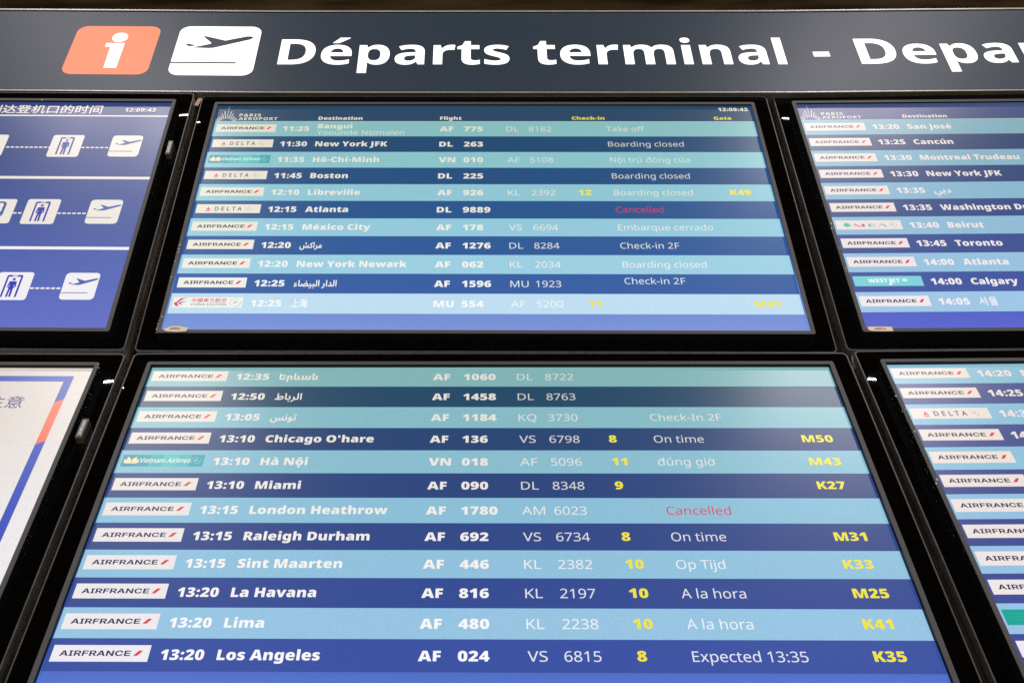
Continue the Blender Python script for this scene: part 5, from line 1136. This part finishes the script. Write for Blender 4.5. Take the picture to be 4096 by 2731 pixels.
strip('bottom_gasket', [(0.0118, ZB + .0042), (0.0118, ZB + .0063), (0.028, ZB + .0063), (0.028, ZB + .0042)][::-1], M_DARK, sign)
strip('bottom_trim', [(0.0100, ZB + .0002), (0.0092, ZB + .0012), (0.0092, ZB + .0030), (0.0100, ZB + .0040), (0.032, ZB + .0040), (0.032, ZB + .0002)][::-1], M_ALU, sign)
strip('housing', [(0.0104, ZB - .0002), (0.0104, ZB), (0.10, ZB), (0.10, ZB - .0002)][::-1], M_UNDER, sign)
strip('back_panel', [(0.034, ZB + .0005), (0.034, ZT - .006), (0.098, ZT - .006), (0.098, ZB + .0005)][::-1], M_DARK, sign)

SY = 0.0110
def sign_word(txt, x, z, width):
    f = Flat(SY)
    f.text(txt, 'bold', x, z, 0.1020, M_LITWHITE, width=width, fmap=hmap)
    return f.build('lettering', sign)
sign_word('Départs', -0.4915, 0.5072, 0.5530)
sign_word('terminal', 0.1195, 0.5076, 0.6010)
f = Flat(SY)
f.poly([hmap(p) for p in rrect(0.7890, 0.8280, 0.5372, 0.5565, 0)], M_LITWHITE)
f.build('lettering', sign)
sign_word('Departures', 0.8965, 0.5062, 0.852)

f = Flat(SY)
f.poly([hmap(p) for p in rrect(-1.0010, -0.7950, 0.4630, 0.6612, 0.026)], M_LITCORAL)
f.poly([hmap((-0.8895 + .0193 * math.cos(a * .2618), .6135 + .0196 * math.sin(a * .2618))) for a in range(24)], M_LITWHITE, layer=2)
f.poly([hmap(p) for p in [(-.9182, .5895), (-.8730, .5895), (-.8728, .4895), (-.9030, .4895), (-.9050, .5745), (-.9180, .5745)]], M_LITWHITE, layer=2)
f.build('information_symbol', sign)
f = Flat(SY)
sq = [hmap(p) for p in rrect(-0.7470, -0.5460, 0.4622, 0.6630, 0.026)]
f.poly(sq, M_LITWHITE)
body = [(-.5618, .6155), (-.5640, .6190), (-.5694, .6216), (-.5794, .6214), (-.6297, .6035), (-.6789, .6211), (-.6863, .6203), (-.6623, .5935), (-.6623, .5915), (-.6650, .5890),
        (-.7085, .5733), (-.6640, .5712), (-.6540, .5725), (-.5700, .6080)]
fin = [(-.7254, .5880), (-.7177, .5895), (-.6962, .5825), (-.7141, .5770)]
f.poly([hmap(p) for p in body], M_SIGN)
f.poly([hmap(p) for p in fin], M_SIGN)
f.poly([hmap(p) for p in [(-.7475, .5088), (-.5925, .5088), (-.5895, .5118), (-.5925, .5148), (-.7475, .5148)]], M_SIGN)
f.build('departure_symbol', sign)

# ------------------------------------------------------------------ posts between the columns
def post(xu, xl, label, gap_wall_patch):
    r = empty('support_post', G, label, 'post', None)
    for nm, T, x, z0, z1 in (('upper_section', T_CU, xu, -0.395, 0.395), ('lower_section', T_CL, xl, -0.43, 0.385)):
        out = [(x - .026, .050), (x - .004, .050), (x - .002, .056), (x + .002, .056), (x + .004, .050), (x + .026, .050), (x + .026, .10), (x - .026, .10)]
        V = [T @ Vector((a, b, z)) for z in (z0, z1) for a, b in out]
        n = len(out)
        F = [(i, (i + 1) % n, n + (i + 1) % n, n + i) for i in range(n)] + [tuple(range(n))[::-1], tuple(range(n, 2 * n))]
        obj(nm, V, F, M_POST, r)
    if gap_wall_patch:
        x = xu
        V, F = prism([(x - .0105, .3700), (x - .001, .3700), (x + .006, .3962), (x - .004, .3962)], .026, .029)
        obj('gap_wall_patch', V, F, M_BEIGE, r)  # added pale plate, stands in for the bright wall showing through the gap
    return r
post(-0.6595, -0.6550, 'dark bronze post in the slot left of the centre screens', True)
post(0.6610, 0.6660, 'dark bronze post in the slot right of the centre screens', False)

# ------------------------------------------------------------------ inventory labels stuck to two bezels
def paper_label(name, T, x0, z0, L, Wt, curl, label, txt, mirror):
    n = 14
    V, F = [], []
    th = 0.00025
    for k in range(2):
        for i in range(n + 1):
            t = i / n
            lift = curl * (0.5 - 0.5 * math.cos(2 * math.pi * min(1, t * 1.1))) if curl else 0.0003 * math.sin(5 * t)
            tw = curl * 1.9 * max(0, t - .55) ** 1.5 if curl else 0
            for j, b in enumerate((0, .5, 1)):
                edge = 0.12 * Wt * math.sin(9 * t + j) if curl else 0.04 * Wt * math.sin(7 * t + 2 * j)
                taper = (1 - max(0, .22 - t) / .22 * .75) if curl else (1 - max(0, .18 - t) / .18 * .45 * (1 - b))
                zz = z0 + Wt * (.5 + (b - .5) * taper) + edge * .4 + (tw * (b - .3) * .4 if curl else 0)
                yy = -0.0006 - lift * (0.35 + .65 * b) - tw * (1 - b) - k * -th
                V.append((x0 + L * t, yy, zz))
    R = 3
    S = (n + 1) * R
    for i in range(n):
        for j in range(R - 1):
            a = i * R + j
            F.append((a, a + R, a + R + 1, a + 1))
            F.append((S + a, S + a + 1, S + a + R + 1, S + a + R))
    for i in range(n):
        a, b = i * R, i * R + R - 1
        F.append((a, S + a, S + a + R, a + R))
        F.append((b, b + R, S + b + R, S + b))
    F.append((0, 1, 2, S + 2, S + 1, S))
    e = n * R
    F.append((e, S + e, S + e + 1, S + e + 2, e + 2, e + 1))
    o = obj(name, V, F, M_PAPER, None)
    o.matrix_world = G @ T
    tag(o, label, 'label')
    # printed number, laid on the bent paper
    f = Flat(0)
    f.text(txt, 'regular', x0 + L * (.28 if curl else .26), z0 + Wt * (.30 if curl else .28), Wt * .42, M_INK, width=L * (.42 if curl else .46), fat=8)
    vv = []
    for x, y, z in f.V:
        t = max(0, min(1, (x - x0) / L))
        b = (z - z0) / Wt
        lift = curl * (0.5 - 0.5 * math.cos(2 * math.pi * min(1, t * 1.1))) if curl else 0.0003 * math.sin(5 * t)
        tw = curl * 1.9 * max(0, t - .55) ** 1.5 if curl else 0
        vv.append((x, -0.0006 - lift * (0.35 + .65 * b) - tw * (1 - b) - 0.0006, z))
    obj('printed_number', vv, f.F, f.mats, o, f.M)
    return o
paper_label('paper_label', T_CU, -0.5990, -0.3475, 0.0440, 0.0115, 0.0045, 'curled cream paper label peeling from the bezel under the upper centre screen', '6M035', False)
paper_label('paper_label', T_RU, -0.6020, -0.3480, 0.0450, 0.0108, 0.0, 'flat cream paper label with a printed number under the upper right screen', '6M035', False)
